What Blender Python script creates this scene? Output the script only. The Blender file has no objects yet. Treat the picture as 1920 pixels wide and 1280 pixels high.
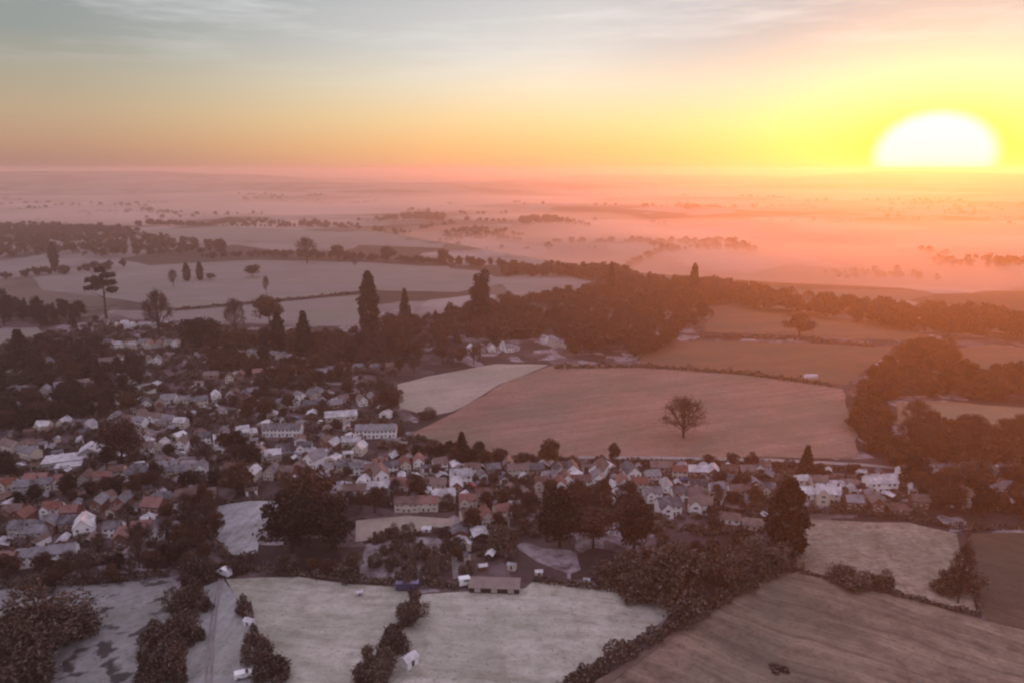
import bpy, bmesh, math, random
import numpy as np
from mathutils import Vector, Matrix

SC = bpy.context.scene
R = math.radians
RNG = random.Random(11)

# ------------------------------------------------------------------ camera
CAM_H, PITCH, FPX = 120.0, R(13.2), 1371.0
cam_data = bpy.data.cameras.new('camera')
cam_data.sensor_width = 36.0
cam_data.lens = FPX / 1920.0 * 36.0
cam_data.clip_start = 1.0
cam_data.clip_end = 90000.0
cam = bpy.data.objects.new('camera', cam_data)
SC.collection.objects.link(cam)
cam.location = (0, 0, CAM_H)
cam.rotation_euler = (math.pi / 2 - PITCH, 0, 0)
SC.camera = cam

# ------------------------------------------------------------------ sun and sky
SUN_EL, SUN_AZ = R(2.6), R(29.2)          # azimuth measured clockwise from +Y (view direction)
sun_dir = Vector((math.sin(SUN_AZ) * math.cos(SUN_EL), math.cos(SUN_AZ) * math.cos(SUN_EL), math.sin(SUN_EL)))
sl = bpy.data.lights.new('sun', 'SUN')
sl.energy = 3.3
sl.angle = R(0.5)
sl.color = (1.0, 0.235, 0.02)
sun = bpy.data.objects.new('sun', sl)
SC.collection.objects.link(sun)
sun.rotation_euler = (-sun_dir).to_track_quat('-Z', 'Y').to_euler()

world = bpy.data.worlds.new('World')
SC.world = world
world.use_nodes = True


class NT:
    """small helper to write node trees"""
    def __init__(self, tree):
        self.t = tree
        self.n = tree.nodes
        self.l = tree.links
        self.n.clear()

    def node(self, kind, ins=None, **props):
        nd = self.n.new(kind)
        for k, v in props.items():
            setattr(nd, k, v)
        for k, v in (ins or {}).items():
            sock = nd.inputs[k]
            if hasattr(v, 'is_linked') or isinstance(v, bpy.types.NodeSocket):
                self.l.new(v, sock)
            else:
                sock.default_value = v
        return nd

    def math(self, op, a, b=0.0, c=None, clamp=False):
        ins = {0: a, 1: b}
        if c is not None:
            ins[2] = c
        return self.node('ShaderNodeMath', ins, operation=op, use_clamp=clamp).outputs[0]

    def vmath(self, op, a, b=(0, 0, 0)):
        nd = self.node('ShaderNodeVectorMath', {0: a, 1: b}, operation=op)
        return nd.outputs['Value'] if op in ('DOT_PRODUCT', 'LENGTH') else nd.outputs['Vector']

    def remap(self, v, a, b, c=0.0, d=1.0, smooth=False):
        nd = self.node('ShaderNodeMapRange', {'Value': v, 'From Min': a, 'From Max': b, 'To Min': c, 'To Max': d})
        nd.clamp = True
        if smooth:
            nd.interpolation_type = 'SMOOTHSTEP'
        return nd.outputs['Result']

    def ramp(self, v, stops, interp='LINEAR'):
        nd = self.node('ShaderNodeValToRGB', {'Fac': v})
        cr = nd.color_ramp
        cr.interpolation = interp
        while len(cr.elements) < len(stops):
            cr.elements.new(0.5)
        for e, (p, c) in zip(cr.elements, stops):
            e.position = p
            e.color = (c[0], c[1], c[2], 1)
        return nd.outputs['Color']

    def mix(self, f, a, b, blend='MIX'):
        nd = self.node('ShaderNodeMix', data_type='RGBA', blend_type=blend)
        for idx, v in ((0, f), (6, a), (7, b)):
            if isinstance(v, bpy.types.NodeSocket):
                self.l.new(v, nd.inputs[idx])
            else:
                nd.inputs[idx].default_value = v if idx == 0 else (*v[:3], 1)
        return nd.outputs[2]

    def noise(self, vec, scale, detail=3.0, rough=0.55, out='Fac'):
        nd = self.node('ShaderNodeTexNoise', {'Vector': vec, 'Scale': scale, 'Detail': detail, 'Roughness': rough})
        return nd.outputs[out]


def build_world():
    t = NT(world.node_tree)
    d = t.node('ShaderNodeTexCoord').outputs['Generated']
    d = t.vmath('NORMALIZE', d)
    z = t.node('ShaderNodeSeparateXYZ', {0: d}).outputs['Z']
    h = Vector((math.sin(SUN_AZ), math.cos(SUN_AZ), 0))
    rt = Vector((math.cos(SUN_AZ), -math.sin(SUN_AZ), 0))
    dot = t.vmath('DOT_PRODUCT', d, tuple(h))
    u = t.vmath('DOT_PRODUCT', d, tuple(rt))
    v = t.math('SUBTRACT', z, math.sin(SUN_EL) * .7)
    zz = t.remap(z, 0.0, 0.5)
    toward = t.ramp(zz, [(0.0, (.88, .46, .22)), (0.06, (.88, .54, .26)), (.13, (.88, .66, .38)), (.21, (.84, .74, .60)),
                         (.30, (.68, .67, .68)), (.41, (.56, .57, .62)), (.8, (.72, .62, .76)), (1.0, (.84, .71, .91))])
    away = t.ramp(zz, [(0.0, (.33, .19, .18)), (0.06, (.43, .27, .21)), (.13, (.44, .33, .25)), (.21, (.36, .33, .28)),
                       (.30, (.25, .28, .29)), (.41, (.24, .27, .31)), (.8, (.64, .55, .70)), (1.0, (.84, .71, .91))])
    side = t.remap(dot, 0.45, 0.96, smooth=True)
    sky = t.mix(side, away, toward)
    near = t.math('MULTIPLY', t.remap(dot, .88, .99, smooth=True), t.remap(z, .05, .17))
    sky = t.mix(t.math('MULTIPLY', near, .75), sky, (.16, .25, .40))
    # thin high cloud streaks
    cv = t.vmath('MULTIPLY', d, (3.2, 3.2, 26.0))
    cl = t.noise(cv, 1.4, 5.0, .6)
    cl = t.math('MULTIPLY', t.remap(cl, .48, .75), t.remap(z, .10, .19))
    sky = t.mix(t.math('MULTIPLY', cl, .5), sky, (.93, .93, .97))
    # low dark streaks of cloud just on the horizon
    lv = t.vmath('MULTIPLY', d, (5.0, 5.0, 190.0))
    lc = t.noise(lv, 1.3, 3.0, .5)
    lc = t.math('MULTIPLY', t.remap(lc, .52, .66), t.remap(z, .018, .004))
    sky = t.mix(t.math('MULTIPLY', lc, .35), sky, (.42, .25, .16))
    # glow around the sun (sky brightness concentrated round the sun's direction)
    front = t.math('GREATER_THAN', dot, 0.0)
    au = t.math('SQRT', t.math('ADD', t.math('POWER', t.math('DIVIDE', u, 2.0), 2.0), t.math('POWER', v, 2.0)))
    g = t.math('EXPONENT', t.math('MULTIPLY', t.math('POWER', t.math('DIVIDE', au, .043), 1.25), -1.0))
    g = t.math('MULTIPLY', g, front)
    sky = t.mix(t.math('MULTIPLY', g, 1.0), sky, (.50, .68, .02))
    core = t.math('SQRT', t.math('ADD', t.math('POWER', t.math('DIVIDE', u, 1.3), 2.0), t.math('POWER', t.math('SUBTRACT', z, .016), 2.0)))
    k = t.math('MULTIPLY', t.remap(core, .056, .038, smooth=True), front)
    sky = t.mix(k, sky, (1.2, 1.17, 1.1))
    nis = t.node('ShaderNodeTexSky', sky_type='NISHITA', sun_disc=False, sun_elevation=SUN_EL,
                 sun_rotation=SUN_AZ, altitude=120.0, air_density=1.2, dust_density=1.0, ozone_density=1.0)
    b1 = t.node('ShaderNodeBackground', {'Color': nis.outputs[0], 'Strength': 0.05})
    b2 = t.node('ShaderNodeBackground', {'Color': sky, 'Strength': 0.92})
    add = t.node('ShaderNodeAddShader', {0: b1.outputs[0], 1: b2.outputs[0]})
    out = t.node('ShaderNodeOutputWorld')
    t.l.new(add.outputs[0], out.inputs['Surface'])


build_world()

SC.view_settings.view_transform = 'Standard'
SC.view_settings.look = 'None'
SC.view_settings.exposure = 0.0
SC.view_settings.gamma = 1.0
SC.view_settings.use_curve_mapping = False
cy = SC.cycles
cy.use_denoising = True
cy.max_bounces = 4
cy.diffuse_bounces = 2
cy.glossy_bounces = 1
cy.transmission_bounces = 2
cy.transparent_max_bounces = 8
cy.volume_bounces = 1
cy.filter_width = 2.3
cy.caustics_reflective = False
cy.caustics_refractive = False


# ------------------------------------------------------------------ helpers
def smooth(a, b, x):
    t = min(1.0, max(0.0, (x - a) / (b - a)))
    return t * t * (3 - 2 * t)


RIDGE = [(-4000, 1700), (-700, 1600), (-300, 1450), (-100, 1180), (0, 1010), (150, 830), (300, 735), (480, 660), (900, 640), (5000, 640)]


def ridge_y(x):
    for (x0, y0), (x1, y1) in zip(RIDGE, RIDGE[1:]):
        if x <= x1:
            t = max(0.0, (x - x0) / (x1 - x0))
            return y0 + (y1 - y0) * t
    return RIDGE[-1][1]


def terrain(x, y):
    z = 1.4 * math.sin(x / 130 + 1.0) * math.sin(y / 165 + .4)
    s = smooth(15, 400, y - ridge_y(x))
    if s > 0:
        roll = 7.5 * math.sin(x / 330 + .6 + y / 900) * math.sin(y / 310 + 1.1) + 5.0 * math.sin(x / 900 - y / 520)
        far = smooth(1500, 5000, y)
        z += s * (-38 + roll * (1.35 + .5 * far) + 6 * far)
    hf = smooth(4200, 6500, y) * (1 - smooth(9000, 12000, y))
    if hf > 0:
        z += hf * max(0.0, 62 + 42 * math.sin(x / 1500 + 1.7 + y / 2600) + 24 * math.sin(x / 620 - y / 1400))
    return z


CP, SP = math.cos(PITCH), math.sin(PITCH)


def G(px, py):
    """the point of the land seen at this place of the photograph (pixels of the 1920 x 1280 picture)"""
    a, b = (px - 960) / FPX, -(py - 640) / FPX
    dx, dy, dz = a, CP + b * SP, -SP + b * CP
    t = 0.0
    if dz >= -0.006:
        dz = -0.006
    t = CAM_H / -dz * .6
    for _ in range(60):
        x, y, z = dx * t, dy * t, CAM_H + dz * t
        e = z - terrain(x, y)
        t += e / -dz * .7
        if abs(e) < .02:
            break
    x, y = dx * t, dy * t
    return Vector((x, y, terrain(x, y)))


def metres(p, npx):
    """how many metres npx pixels cover at point p"""
    return (p - cam.location).length / FPX * npx


def mesh_np(name, verts, quads, mats, mat_idx=None, smooth_shade=False):
    me = bpy.data.meshes.new(name)
    verts = np.asarray(verts, np.float32)
    quads = np.asarray(quads, np.int32)
    nf, k = quads.shape
    me.vertices.add(len(verts))
    me.vertices.foreach_set('co', verts.ravel())
    me.loops.add(nf * k)
    me.loops.foreach_set('vertex_index', quads.ravel())
    me.polygons.add(nf)
    me.polygons.foreach_set('loop_start', np.arange(0, nf * k, k, dtype=np.int32))
    for m in mats:
        me.materials.append(m)
    if mat_idx is not None:
        me.polygons.foreach_set('material_index', np.asarray(mat_idx, np.int32))
    if smooth_shade:
        me.polygons.foreach_set('use_smooth', np.ones(nf, bool))
    me.update(calc_edges=True)
    me.validate()
    return me


class MB:
    def __init__(self):
        self.v, self.f, self.m = [], [], []

    def face(self, pts, m=0):
        i = len(self.v)
        self.v += [tuple(p) for p in pts]
        self.f.append(tuple(range(i, i + len(pts))))
        self.m.append(m)

    def box(self, x0, x1, y0, y1, z0, z1, m=0, taper=0.0):
        i = len(self.v)
        q = taper
        self.v += [(x0, y0, z0), (x1, y0, z0), (x1, y1, z0), (x0, y1, z0),
                   (x0 + q, y0 + q, z1), (x1 - q, y0 + q, z1), (x1 - q, y1 - q, z1), (x0 + q, y1 - q, z1)]
        for f in ((0, 3, 2, 1), (4, 5, 6, 7), (0, 1, 5, 4), (1, 2, 6, 5), (2, 3, 7, 6), (3, 0, 4, 7)):
            self.f.append(tuple(i + k for k in f))
            self.m.append(m)

    def prism(self, poly, a, b, axis='x', m=0):
        """extrude a closed polygon [(s, z)] along an axis from a to b"""
        i, n = len(self.v), len(poly)
        for e in (a, b):
            for s, z in poly:
                self.v.append((e, s, z) if axis == 'x' else (s, e, z))
        self.f.append(tuple(range(i, i + n)))
        self.f.append(tuple(range(i + 2 * n - 1, i + n - 1, -1)))
        self.m += [m, m]
        for k in range(n):
            self.f.append((i + k, i + n + k, i + n + (k + 1) % n, i + (k + 1) % n))
            self.m.append(m)

    def tube(self, pts, radii, sides=6, m=0):
        i = len(self.v)
        n = len(pts)
        for k in range(n):
            p = Vector(pts[k])
            d = (Vector(pts[min(n - 1, k + 1)]) - Vector(pts[max(0, k - 1)])).normalized()
            a = d.orthogonal().normalized()
            b = d.cross(a)
            for s in range(sides):
                th = 2 * math.pi * s / sides
                self.v.append(tuple(p + (a * math.cos(th) + b * math.sin(th)) * radii[k]))
        for k in range(n - 1):
            for s in range(sides):
                s2 = (s + 1) % sides
                self.f.append((i + k * sides + s, i + k * sides + s2, i + (k + 1) * sides + s2, i + (k + 1) * sides + s))
                self.m.append(m)
        self.f.append(tuple(i + (n - 1) * sides + s for s in range(sides)))
        self.m.append(m)

    def mesh(self, name, mats):
        me = bpy.data.meshes.new(name)
        me.from_pydata(self.v, [], self.f)
        for m in mats:
            me.materials.append(m)
        me.polygons.foreach_set('material_index', self.m)
        bm = bmesh.new()
        bm.from_mesh(me)
        bmesh.ops.recalc_face_normals(bm, faces=bm.faces)
        bm.to_mesh(me)
        bm.free()
        me.update()
        return me


def link(name, me, parent=None):
    o = bpy.data.objects.new(name, me)
    SC.collection.objects.link(o)
    if parent is not None:
        o.parent = parent
    return o


def tag(o, label=None, cat=None, group=None, kind=None):
    if label:
        o['label'] = label
    if cat:
        o['category'] = cat
    if group:
        o['group'] = group
    if kind:
        o['kind'] = kind
    return o


def own_mat(o, m):
    o.material_slots[0].link = 'OBJECT'
    o.material_slots[0].material = m


ORD = ['first', 'second', 'third', 'fourth', 'fifth', 'sixth', 'seventh', 'eighth', 'ninth', 'tenth', 'eleventh', 'twelfth',
       'thirteenth', 'fourteenth', 'fifteenth', 'sixteenth', 'seventeenth', 'eighteenth', 'nineteenth', 'twentieth', 'twenty-first', 'twenty-second', 'twenty-third', 'twenty-fourth', 'twenty-fifth', 'twenty-sixth', 'twenty-seventh', 'twenty-eighth', 'twenty-ninth', 'thirtieth']


# ------------------------------------------------------------------ materials
def new_mat(name):
    m = bpy.data.materials.new(name)
    m.use_nodes = True
    return m, NT(m.node_tree)


def finish(t, color, rough=.9, spec=.2, bump=None, metallic=0.0):
    b = t.node('ShaderNodeBsdfPrincipled')
    if isinstance(color, bpy.types.NodeSocket):
        t.l.new(color, b.inputs['Base Color'])
    else:
        b.inputs['Base Color'].default_value = (*color, 1)
    b.inputs['Roughness'].default_value = rough
    b.inputs['Specular IOR Level'].default_value = spec
    b.inputs['Metallic'].default_value = metallic
    if bump is not None:
        t.l.new(bump, b.inputs['Normal'])
    o = t.node('ShaderNodeOutputMaterial')
    t.l.new(b.outputs[0], o.inputs['Surface'])
    return b


def plain(name, c, rough=.85, spec=.2, var=.25, scale=1.2, c2=None):
    """a plain painted or built surface with blotchy wear"""
    m, t = new_mat(name)
    pos = t.node('ShaderNodeNewGeometry').outputs['Position']
    n = t.noise(pos, scale, 4.0, .6)
    c2 = c2 or tuple(x * (1 - var) for x in c)
    finish(t, t.mix(t.remap(n, .3, .7), c, c2), rough, spec)
    return m


def roof_mat(name, c, frost, amount):
    """tiles with courses, weathering and a patchy coat of frost; each roof differs a little"""
    m, t = new_mat(name)
    oi = t.node('ShaderNodeObjectInfo').outputs['Random']
    pos = t.node('ShaderNodeNewGeometry').outputs['Position']
    n = t.noise(pos, .45, 5.0, .65)
    n2 = t.noise(pos, 3.0, 2.0, .5)
    z = t.node('ShaderNodeSeparateXYZ', {0: pos}).outputs['Z']
    course = t.math('FRACT', t.math('MULTIPLY', z, 4.0))
    base = t.mix(n2, c, tuple(x * .6 for x in c))
    base = t.mix(t.math('MULTIPLY', t.math('LESS_THAN', course, .18), .4), base, tuple(x * .4 for x in c))
    f = t.math('ADD', t.remap(n, .3, .7), t.math('MULTIPLY', t.math('SUBTRACT', oi, .5), .8), clamp=True)
    base = t.mix(t.math('MULTIPLY', f, amount), base, frost)
    finish(t, base, .8, .25)
    return m


def leaf_mat(name, a, b, c, frost=.3):
    """foliage or twigs: colour differs from tree to tree and from spray to spray"""
    m, t = new_mat(name)
    oi = t.node('ShaderNodeObjectInfo')
    rnd = oi.outputs['Random']
    pos = t.node('ShaderNodeNewGeometry').outputs['Position']
    n = t.noise(pos, .35, 3.0, .6)
    n2 = t.noise(pos, 1.7, 2.0, .5)
    col = t.ramp(rnd, [(0, a), (.5, b), (1, c)])
    col = t.mix(t.remap(n, .35, .65), col, tuple(x * .55 for x in b))
    col = t.mix(t.math('MULTIPLY', t.remap(n2, .48, .7), frost), col, (.30, .25, .225))
    bs = finish(t, col, .95, .05)
    return m


def field_mat(name, pale, dark, ang=0.0, stretch=8.0, scale=.05, contrast=(.35, .65), spot=None, lines=0.0):
    """frosted ground: streaks along the working direction, blotches and fine tufts"""
    m, t = new_mat(name)
    pos = t.node('ShaderNodeNewGeometry').outputs['Position']
    wob = t.node('ShaderNodeTexNoise', {'Vector': pos, 'Scale': .035, 'Detail': 2.0}).outputs['Color']
    wp = t.vmath('ADD', pos, t.vmath('MULTIPLY', t.vmath('SUBTRACT', wob, (.5, .5, .5)), (9, 9, 0)))
    rot = t.node('ShaderNodeMapping', {'Vector': wp, 'Rotation': (0, 0, -ang)}).outputs[0]
    rot = t.vmath('MULTIPLY', rot, (1.0 / stretch, 1.0, 1.0))
    streak = t.noise(rot, scale * 5, 5.0, .68)
    blot = t.noise(pos, scale * .8, 4.0, .6)
    fine = t.noise(pos, .33, 4.0, .65)
    f = t.math('ADD', t.math('MULTIPLY', streak, .42), t.math('ADD', t.math('MULTIPLY', blot, .28), t.math('MULTIPLY', fine, .30)))
    col = t.mix(t.remap(f, *contrast), dark, pale)
    tn = t.noise(pos, .022, 4.0, .6)
    tn2 = t.noise(pos, 1.1, 2.0, .6)
    g_ = sum(dark) / 3
    col = t.mix(t.math('MULTIPLY', t.remap(tn, .45, .6), .45), col, (g_ * 1.15, g_ * 1.2, g_ * .9))
    col = t.mix(t.math('MULTIPLY', t.remap(tn2, .58, .70), .55), col, tuple(q * .55 for q in dark))
    if lines:
        yy = t.node('ShaderNodeSeparateXYZ', {0: rot}).outputs['Y']
        fr = t.math('PINGPONG', yy, 7.0)
        tram = t.math('MULTIPLY', t.remap(fr, .9, .3), t.remap(blot, .35, .6))
        fr2 = t.math('PINGPONG', yy, .9)
        tram = t.math('ADD', tram, t.math('MULTIPLY', t.remap(fr2, .5, .1), .3), clamp=True)
        col = t.mix(t.math('MULTIPLY', tram, lines), col, tuple(q * .7 for q in dark))
    if spot:
        sp = t.noise(pos, .16, 2.0, .5)
        sp2 = t.noise(rot, .3, 3.0, .6)
        s = t.remap(t.math('ADD', t.math('MULTIPLY', sp, .6), t.math('MULTIPLY', sp2, .4)), .52, .57)
        col = t.mix(t.math('MULTIPLY', s, .85), col, spot)
    bump = t.node('ShaderNodeBump', {'Height': fine, 'Strength': .5, 'Distance': .4}).outputs[0]
    finish(t, col, .95, .1, bump)
    return m


def ground_mat():
    m, t = new_mat('land')
    pos = t.node('ShaderNodeNewGeometry').outputs['Position']
    y = t.node('ShaderNodeSeparateXYZ', {0: pos}).outputs['Y']
    warp = t.node('ShaderNodeTexNoise', {'Vector': pos, 'Scale': .02, 'Detail': 2.0}).outputs['Color']
    wp = t.vmath('ADD', pos, t.vmath('MULTIPLY', t.vmath('SUBTRACT', warp, (.5, .5, .5)), (22, 22, 0)))
    # garden plots of the village
    flat = t.vmath('MULTIPLY', wp, (1, 1, 0))
    vo = t.node('ShaderNodeTexVoronoi', {'Vector': flat, 'Scale': .075}, distance='CHEBYCHEV')
    cell = t.node('ShaderNodeSeparateXYZ', {0: vo.outputs['Color']}).outputs['X']
    plot = t.ramp(cell, [(0, (.042, .029, .031)), (.28, (.075, .052, .054)), (.5, (.15, .11, .12)), (.72, (.30, .26, .285)), (.92, (.11, .08, .075))], 'CONSTANT')
    n = t.noise(pos, .25, 4.0, .6)
    plot = t.mix(t.remap(n, .4, .7), plot, (.06, .04, .041))
    # wide country beyond
    vf = t.node('ShaderNodeTexVoronoi', {'Vector': flat, 'Scale': .0042}, distance='MANHATTAN')
    fc = t.node('ShaderNodeSeparateXYZ', {0: vf.outputs['Color']}).outputs['X']
    big = t.ramp(fc, [(0, (.06, .045, .04)), (.3, (.22, .19, .185)), (.6, (.13, .10, .09)), (.8, (.28, .24, .235))], 'CONSTANT')
    bn = t.noise(pos, .012, 4.0, .6)
    big = t.mix(t.math('MULTIPLY', t.remap(bn, .45, .65), .5), big, (.06, .045, .04))
    col = t.mix(t.remap(y, 560, 660), plot, big)
    finish(t, col, .95, .1)
    return m


M = {}
M['land'] = ground_mat()
M['frost_grey'] = field_mat('frost_grey', (.44, .43, .41), (.21, .195, .175), .2, 5, .06)
M['frost_pale'] = field_mat('frost_pale', (.50, .48, .435), (.22, .205, .165), -.12, 5, .07, (.36, .60))
M['frost_rough'] = field_mat('frost_rough', (.36, .36, .375), (.14, .138, .132), .5, 4, .06, spot=(.025, .023, .022))
M['frost_track'] = field_mat('frost_track', (.44, .44, .47), (.17, .17, .175), 1.45, 12, .10, (.36, .62))
M['pink_field'] = field_mat('pink_field', (.35, .215, .18), (.17, .095, .075), .35, 8, .03, lines=.35)
M['pink_pale'] = field_mat('pink_pale', (.42, .35, .31), (.25, .19, .165), .3, 6, .03)
M['tussock'] = field_mat('tussock', (.41, .32, .27), (.16, .11, .085), .1, 1.6, .12, (.4, .6))
M['plough'] = field_mat('plough', (.31, .225, .175), (.115, .08, .064), -.60, 14, .06, (.4, .6), lines=.5)
M['plough_dark'] = field_mat('plough_dark', (.15, .10, .075), (.065, .042, .032), -.6, 10, .05, lines=.4)
M['far_field'] = field_mat('far_field', (.25, .22, .22), (.155, .135, .13), .1, 6, .012)
M['tan'] = field_mat('tan', (.29, .19, .125), (.17, .105, .07), .1, 6, .02)
M['far_brown'] = field_mat('far_brown', (.20, .115, .075), (.115, .06, .04), .1, 6, .012)
M['road'] = plain('road_frost', (.30, .28, .28), .9, .2, .4, .3)
M['margin'] = plain('field_margin', (.19, .13, .11), .95, .1, .4, .3)
M['lane'] = plain('lane_frost', (.27, .245, .25), .9, .2, .4, .3)
M['bark'] = plain('bark', (.055, .042, .035), .95, .1, .4, 2.0)
M['leaf_brown'] = leaf_mat('leaf_brown', (.075, .032, .034), (.090, .038, .024), (.135, .066, .028))
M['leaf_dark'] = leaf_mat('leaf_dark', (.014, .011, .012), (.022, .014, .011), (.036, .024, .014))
M['twig'] = leaf_mat('twig', (.070, .036, .038), (.090, .050, .042), (.135, .085, .06))
M['shrub'] = leaf_mat('shrub', (.045, .026, .025), (.085, .052, .036), (.16, .12, .095), .75)
M['wall_white'] = plain('white_render', (.86, .85, .86), .8, .3, .08, .8)
M['wall_cream'] = plain('cream_render', (.62, .55, .48), .85, .2, .12, .8)
M['wall_brick'] = plain('red_brick', (.23, .105, .075), .9, .15, .35, 2.5)
M['wall_grey'] = plain('grey_render', (.42, .39, .39), .9, .15, .2, 1.0)
M['roof_slate'] = roof_mat('slate_roof', (.075, .07, .085), (.40, .38, .42), .55)
M['roof_tile'] = roof_mat('clay_tile_roof', (.21, .075, .055), (.38, .27, .27), .4)
M['roof_brown'] = roof_mat('brown_tile_roof', (.13, .065, .05), (.30, .25, .25), .5)
M['roof_frost'] = roof_mat('frosted_roof', (.30, .29, .32), (.68, .66, .70), .9)
M['brickwork'] = plain('chimney_brick', (.17, .085, .065), .9, .1, .35, 3.0)
M['pot'] = plain('clay_pot', (.28, .12, .07), .8, .2)
M['frame'] = plain('window_frame', (.75, .74, .73), .5, .4, .05)
M['glass'] = plain('window_glass', (.025, .03, .04), .08, .6, .1)
M['door'] = plain('painted_door', (.07, .05, .06), .5, .4)
M['timber'] = plain('dark_timber', (.04, .03, .027), .8, .2)
M['blue'] = plain('blue_steel', (.085, .075, .17), .6, .4, .25, .9)
M['white_paint'] = plain('white_paint', (.82, .82, .84), .35, .5, .06)
M['rubber'] = plain('rubber', (.02, .02, .02), .9, .2)
M['metal'] = plain('grey_metal', (.3, .3, .31), .4, .5)
M['pink_roof'] = roof_mat('corrugated_roof', (.20, .15, .135), (.31, .25, .235), .6)


# ------------------------------------------------------------------ land
def build_ground():
    def steps(near, d0, far, grow):
        a, d = [0.0], d0
        while a[-1] < far:
            if a[-1] > near:
                d *= grow
            a.append(a[-1] + d)
        return a
    xs = steps(700, 9.0, 26000, 1.10)
    xs = [-x for x in xs[:0:-1]] + xs
    ys = [-400, -300, -200, -100, -50] + steps(1500, 9.0, 30000, 1.06)
    V = [(x, y, terrain(x, y)) for y in ys for x in xs]
    nx = len(xs)
    Q = [(j * nx + i, j * nx + i + 1, (j + 1) * nx + i + 1, (j + 1) * nx + i) for j in range(len(ys) - 1) for i in range(nx - 1)]
    o = link('ground', mesh_np('ground', V, Q, [M['land']], smooth_shade=True))
    tag(o, 'patchwork of frosty gardens and open country', kind='structure')


build_ground()
FIELD_Z = [0.05]


def drape(name, pts, mat, lift, edge=10.0, jitter=1.0, seed=0):
    """a sheet that follows the land inside a closed outline of world points"""
    rg = random.Random(seed)
    out = []
    for a, b in zip(pts, pts[1:] + pts[:1]):
        n = max(1, int((b - a).length / edge))
        for k in range(n):
            p = a.lerp(b, k / n)
            j = jitter if k else jitter * .3
            out.append((p.x + rg.uniform(-j, j), p.y + rg.uniform(-j, j), 0))
    bm = bmesh.new()
    f = bm.faces.new([bm.verts.new(p) for p in out])
    bmesh.ops.triangulate(bm, faces=bm.faces[:])
    for _ in range(7):
        lim = edge * 1.6
        long_e = [e for e in bm.edges if e.calc_length() > lim]
        if not long_e:
            break
        bmesh.ops.subdivide_edges(bm, edges=long_e, cuts=1)
        bmesh.ops.triangulate(bm, faces=[f for f in bm.faces if len(f.verts) > 3])
    for v in bm.verts:
        v.co.z = terrain(v.co.x, v.co.y) + lift
    bmesh.ops.recalc_face_normals(bm, faces=bm.faces)
    if sum(f.normal.z for f in bm.faces) < 0:
        bmesh.ops.reverse_faces(bm, faces=bm.faces[:])
    me = bpy.data.meshes.new(name)
    bm.to_mesh(me)
    bm.free()
    me.materials.append(mat)
    for p in me.polygons:
        p.use_smooth = True
    return link(name, me)


def field(poly, mat, label, lift=None, edge=10.0):
    FIELD_Z[0] += .012
    pts = [G(*p) for p in poly]
    o = drape('field', pts, M[mat], lift or FIELD_Z[0], edge, min(2.0, edge * .12), len(poly) + int(poly[0][0]))
    return tag(o, label, kind='structure')


field([(-160, 1092), (150, 1098), (318, 1086), (345, 1130), (300, 1290), (270, 1420), (-240, 1420)], 'frost_rough', 'rough frosted pasture with dark tussocks')
field([(345, 1110), (420, 1085), (470, 1180), (540, 1420), (260, 1420), (310, 1270)], 'frost_track', 'frosted strip with a farm track')
field([(425, 1085), (560, 1082), (760, 1100), (775, 1130), (690, 1280), (640, 1420), (545, 1420), (470, 1180)], 'frost_pale', 'pale frosted paddock')
field([(790, 1115), (880, 1108), (985, 1102), (1000, 1090), (1260, 1115), (1310, 1122), (1050, 1285), (900, 1420), (640, 1420), (700, 1275)], 'frost_pale', 'wide pale frosted meadow')
field([(1500, 1070), (1380, 1110), (1120, 1275), (960, 1420), (2300, 1420), (2150, 1230), (1800, 1150), (1620, 1095)], 'plough', 'brown striped arable field')
field([(1500, 972), (1700, 980), (1795, 1000), (1815, 1060), (1830, 1150), (1700, 1122), (1560, 1090), (1490, 1062)], 'tussock', 'pale tussocky field')
field([(1815, 1000), (2100, 990), (2250, 1250), (1850, 1165)], 'plough_dark', 'dark brown field')
field([(402, 950), (470, 938), (528, 940), (520, 968), (490, 1000), (480, 1038), (425, 1040), (400, 1000)], 'frost_track', 'small frosted paddock')
field([(668, 975), (760, 966), (850, 972), (850, 992), (760, 1005), (665, 1015)], 'pink_pale', 'small frosted lawn')
field([(1030, 686), (1100, 682), (1300, 692), (1500, 716), (1580, 730), (1600, 800), (1610, 858), (1400, 856), (1100, 858), (930, 852), (845, 845), (770, 812), (850, 775), (940, 720)], 'pink_field', 'large field with a lone tree')
field([(745, 720), (830, 700), (930, 682), (1028, 684), (940, 718), (848, 772), (800, 782), (750, 765)], 'pink_pale', 'pale curved field')
field([(1330, 572), (1480, 580), (1700, 615), (1770, 640), (1600, 636), (1320, 622)], 'far_brown', 'hazy pasture below the tree belt')
field([(1210, 640), (1400, 640), (1680, 650), (1630, 690), (1580, 722), (1400, 700), (1200, 682)], 'far_brown', 'hazy sloping field')
field([(1790, 655), (1860, 645), (2060, 672), (2060, 720), (1900, 700), (1800, 690)], 'far_brown', 'hazy field')
field([(1680, 755), (1760, 752), (2060, 775), (2060, 812), (1840, 800), (1680, 795)], 'tan', 'pale strip of pasture')
field([(60, 520), (240, 500), (480, 488), (700, 493), (900, 508), (960, 530), (860, 548), (690, 545), (540, 560), (330, 578), (210, 560), (80, 545)], 'far_field', 'long frosted field')
field([(215, 588), (330, 585), (540, 565), (690, 552), (690, 612), (560, 612), (400, 604), (250, 600)], 'far_field', 'frosted field')
field([(0, 618), (70, 614), (85, 632), (40, 650), (-60, 655), (-60, 622)], 'far_field', 'small frosted field')
field([(930, 520), (1040, 512), (1110, 528), (1080, 546), (960, 556)], 'far_field', 'gap of frosted field')
field([(255, 432), (430, 425), (640, 436), (860, 452), (830, 466), (560, 456), (300, 446)], 'far_field', 'misty field', lift=.5, edge=40)
field([(-20, 760), (28, 762), (36, 778), (-20, 790)], 'far_field', 'small pale lawn')
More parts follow.
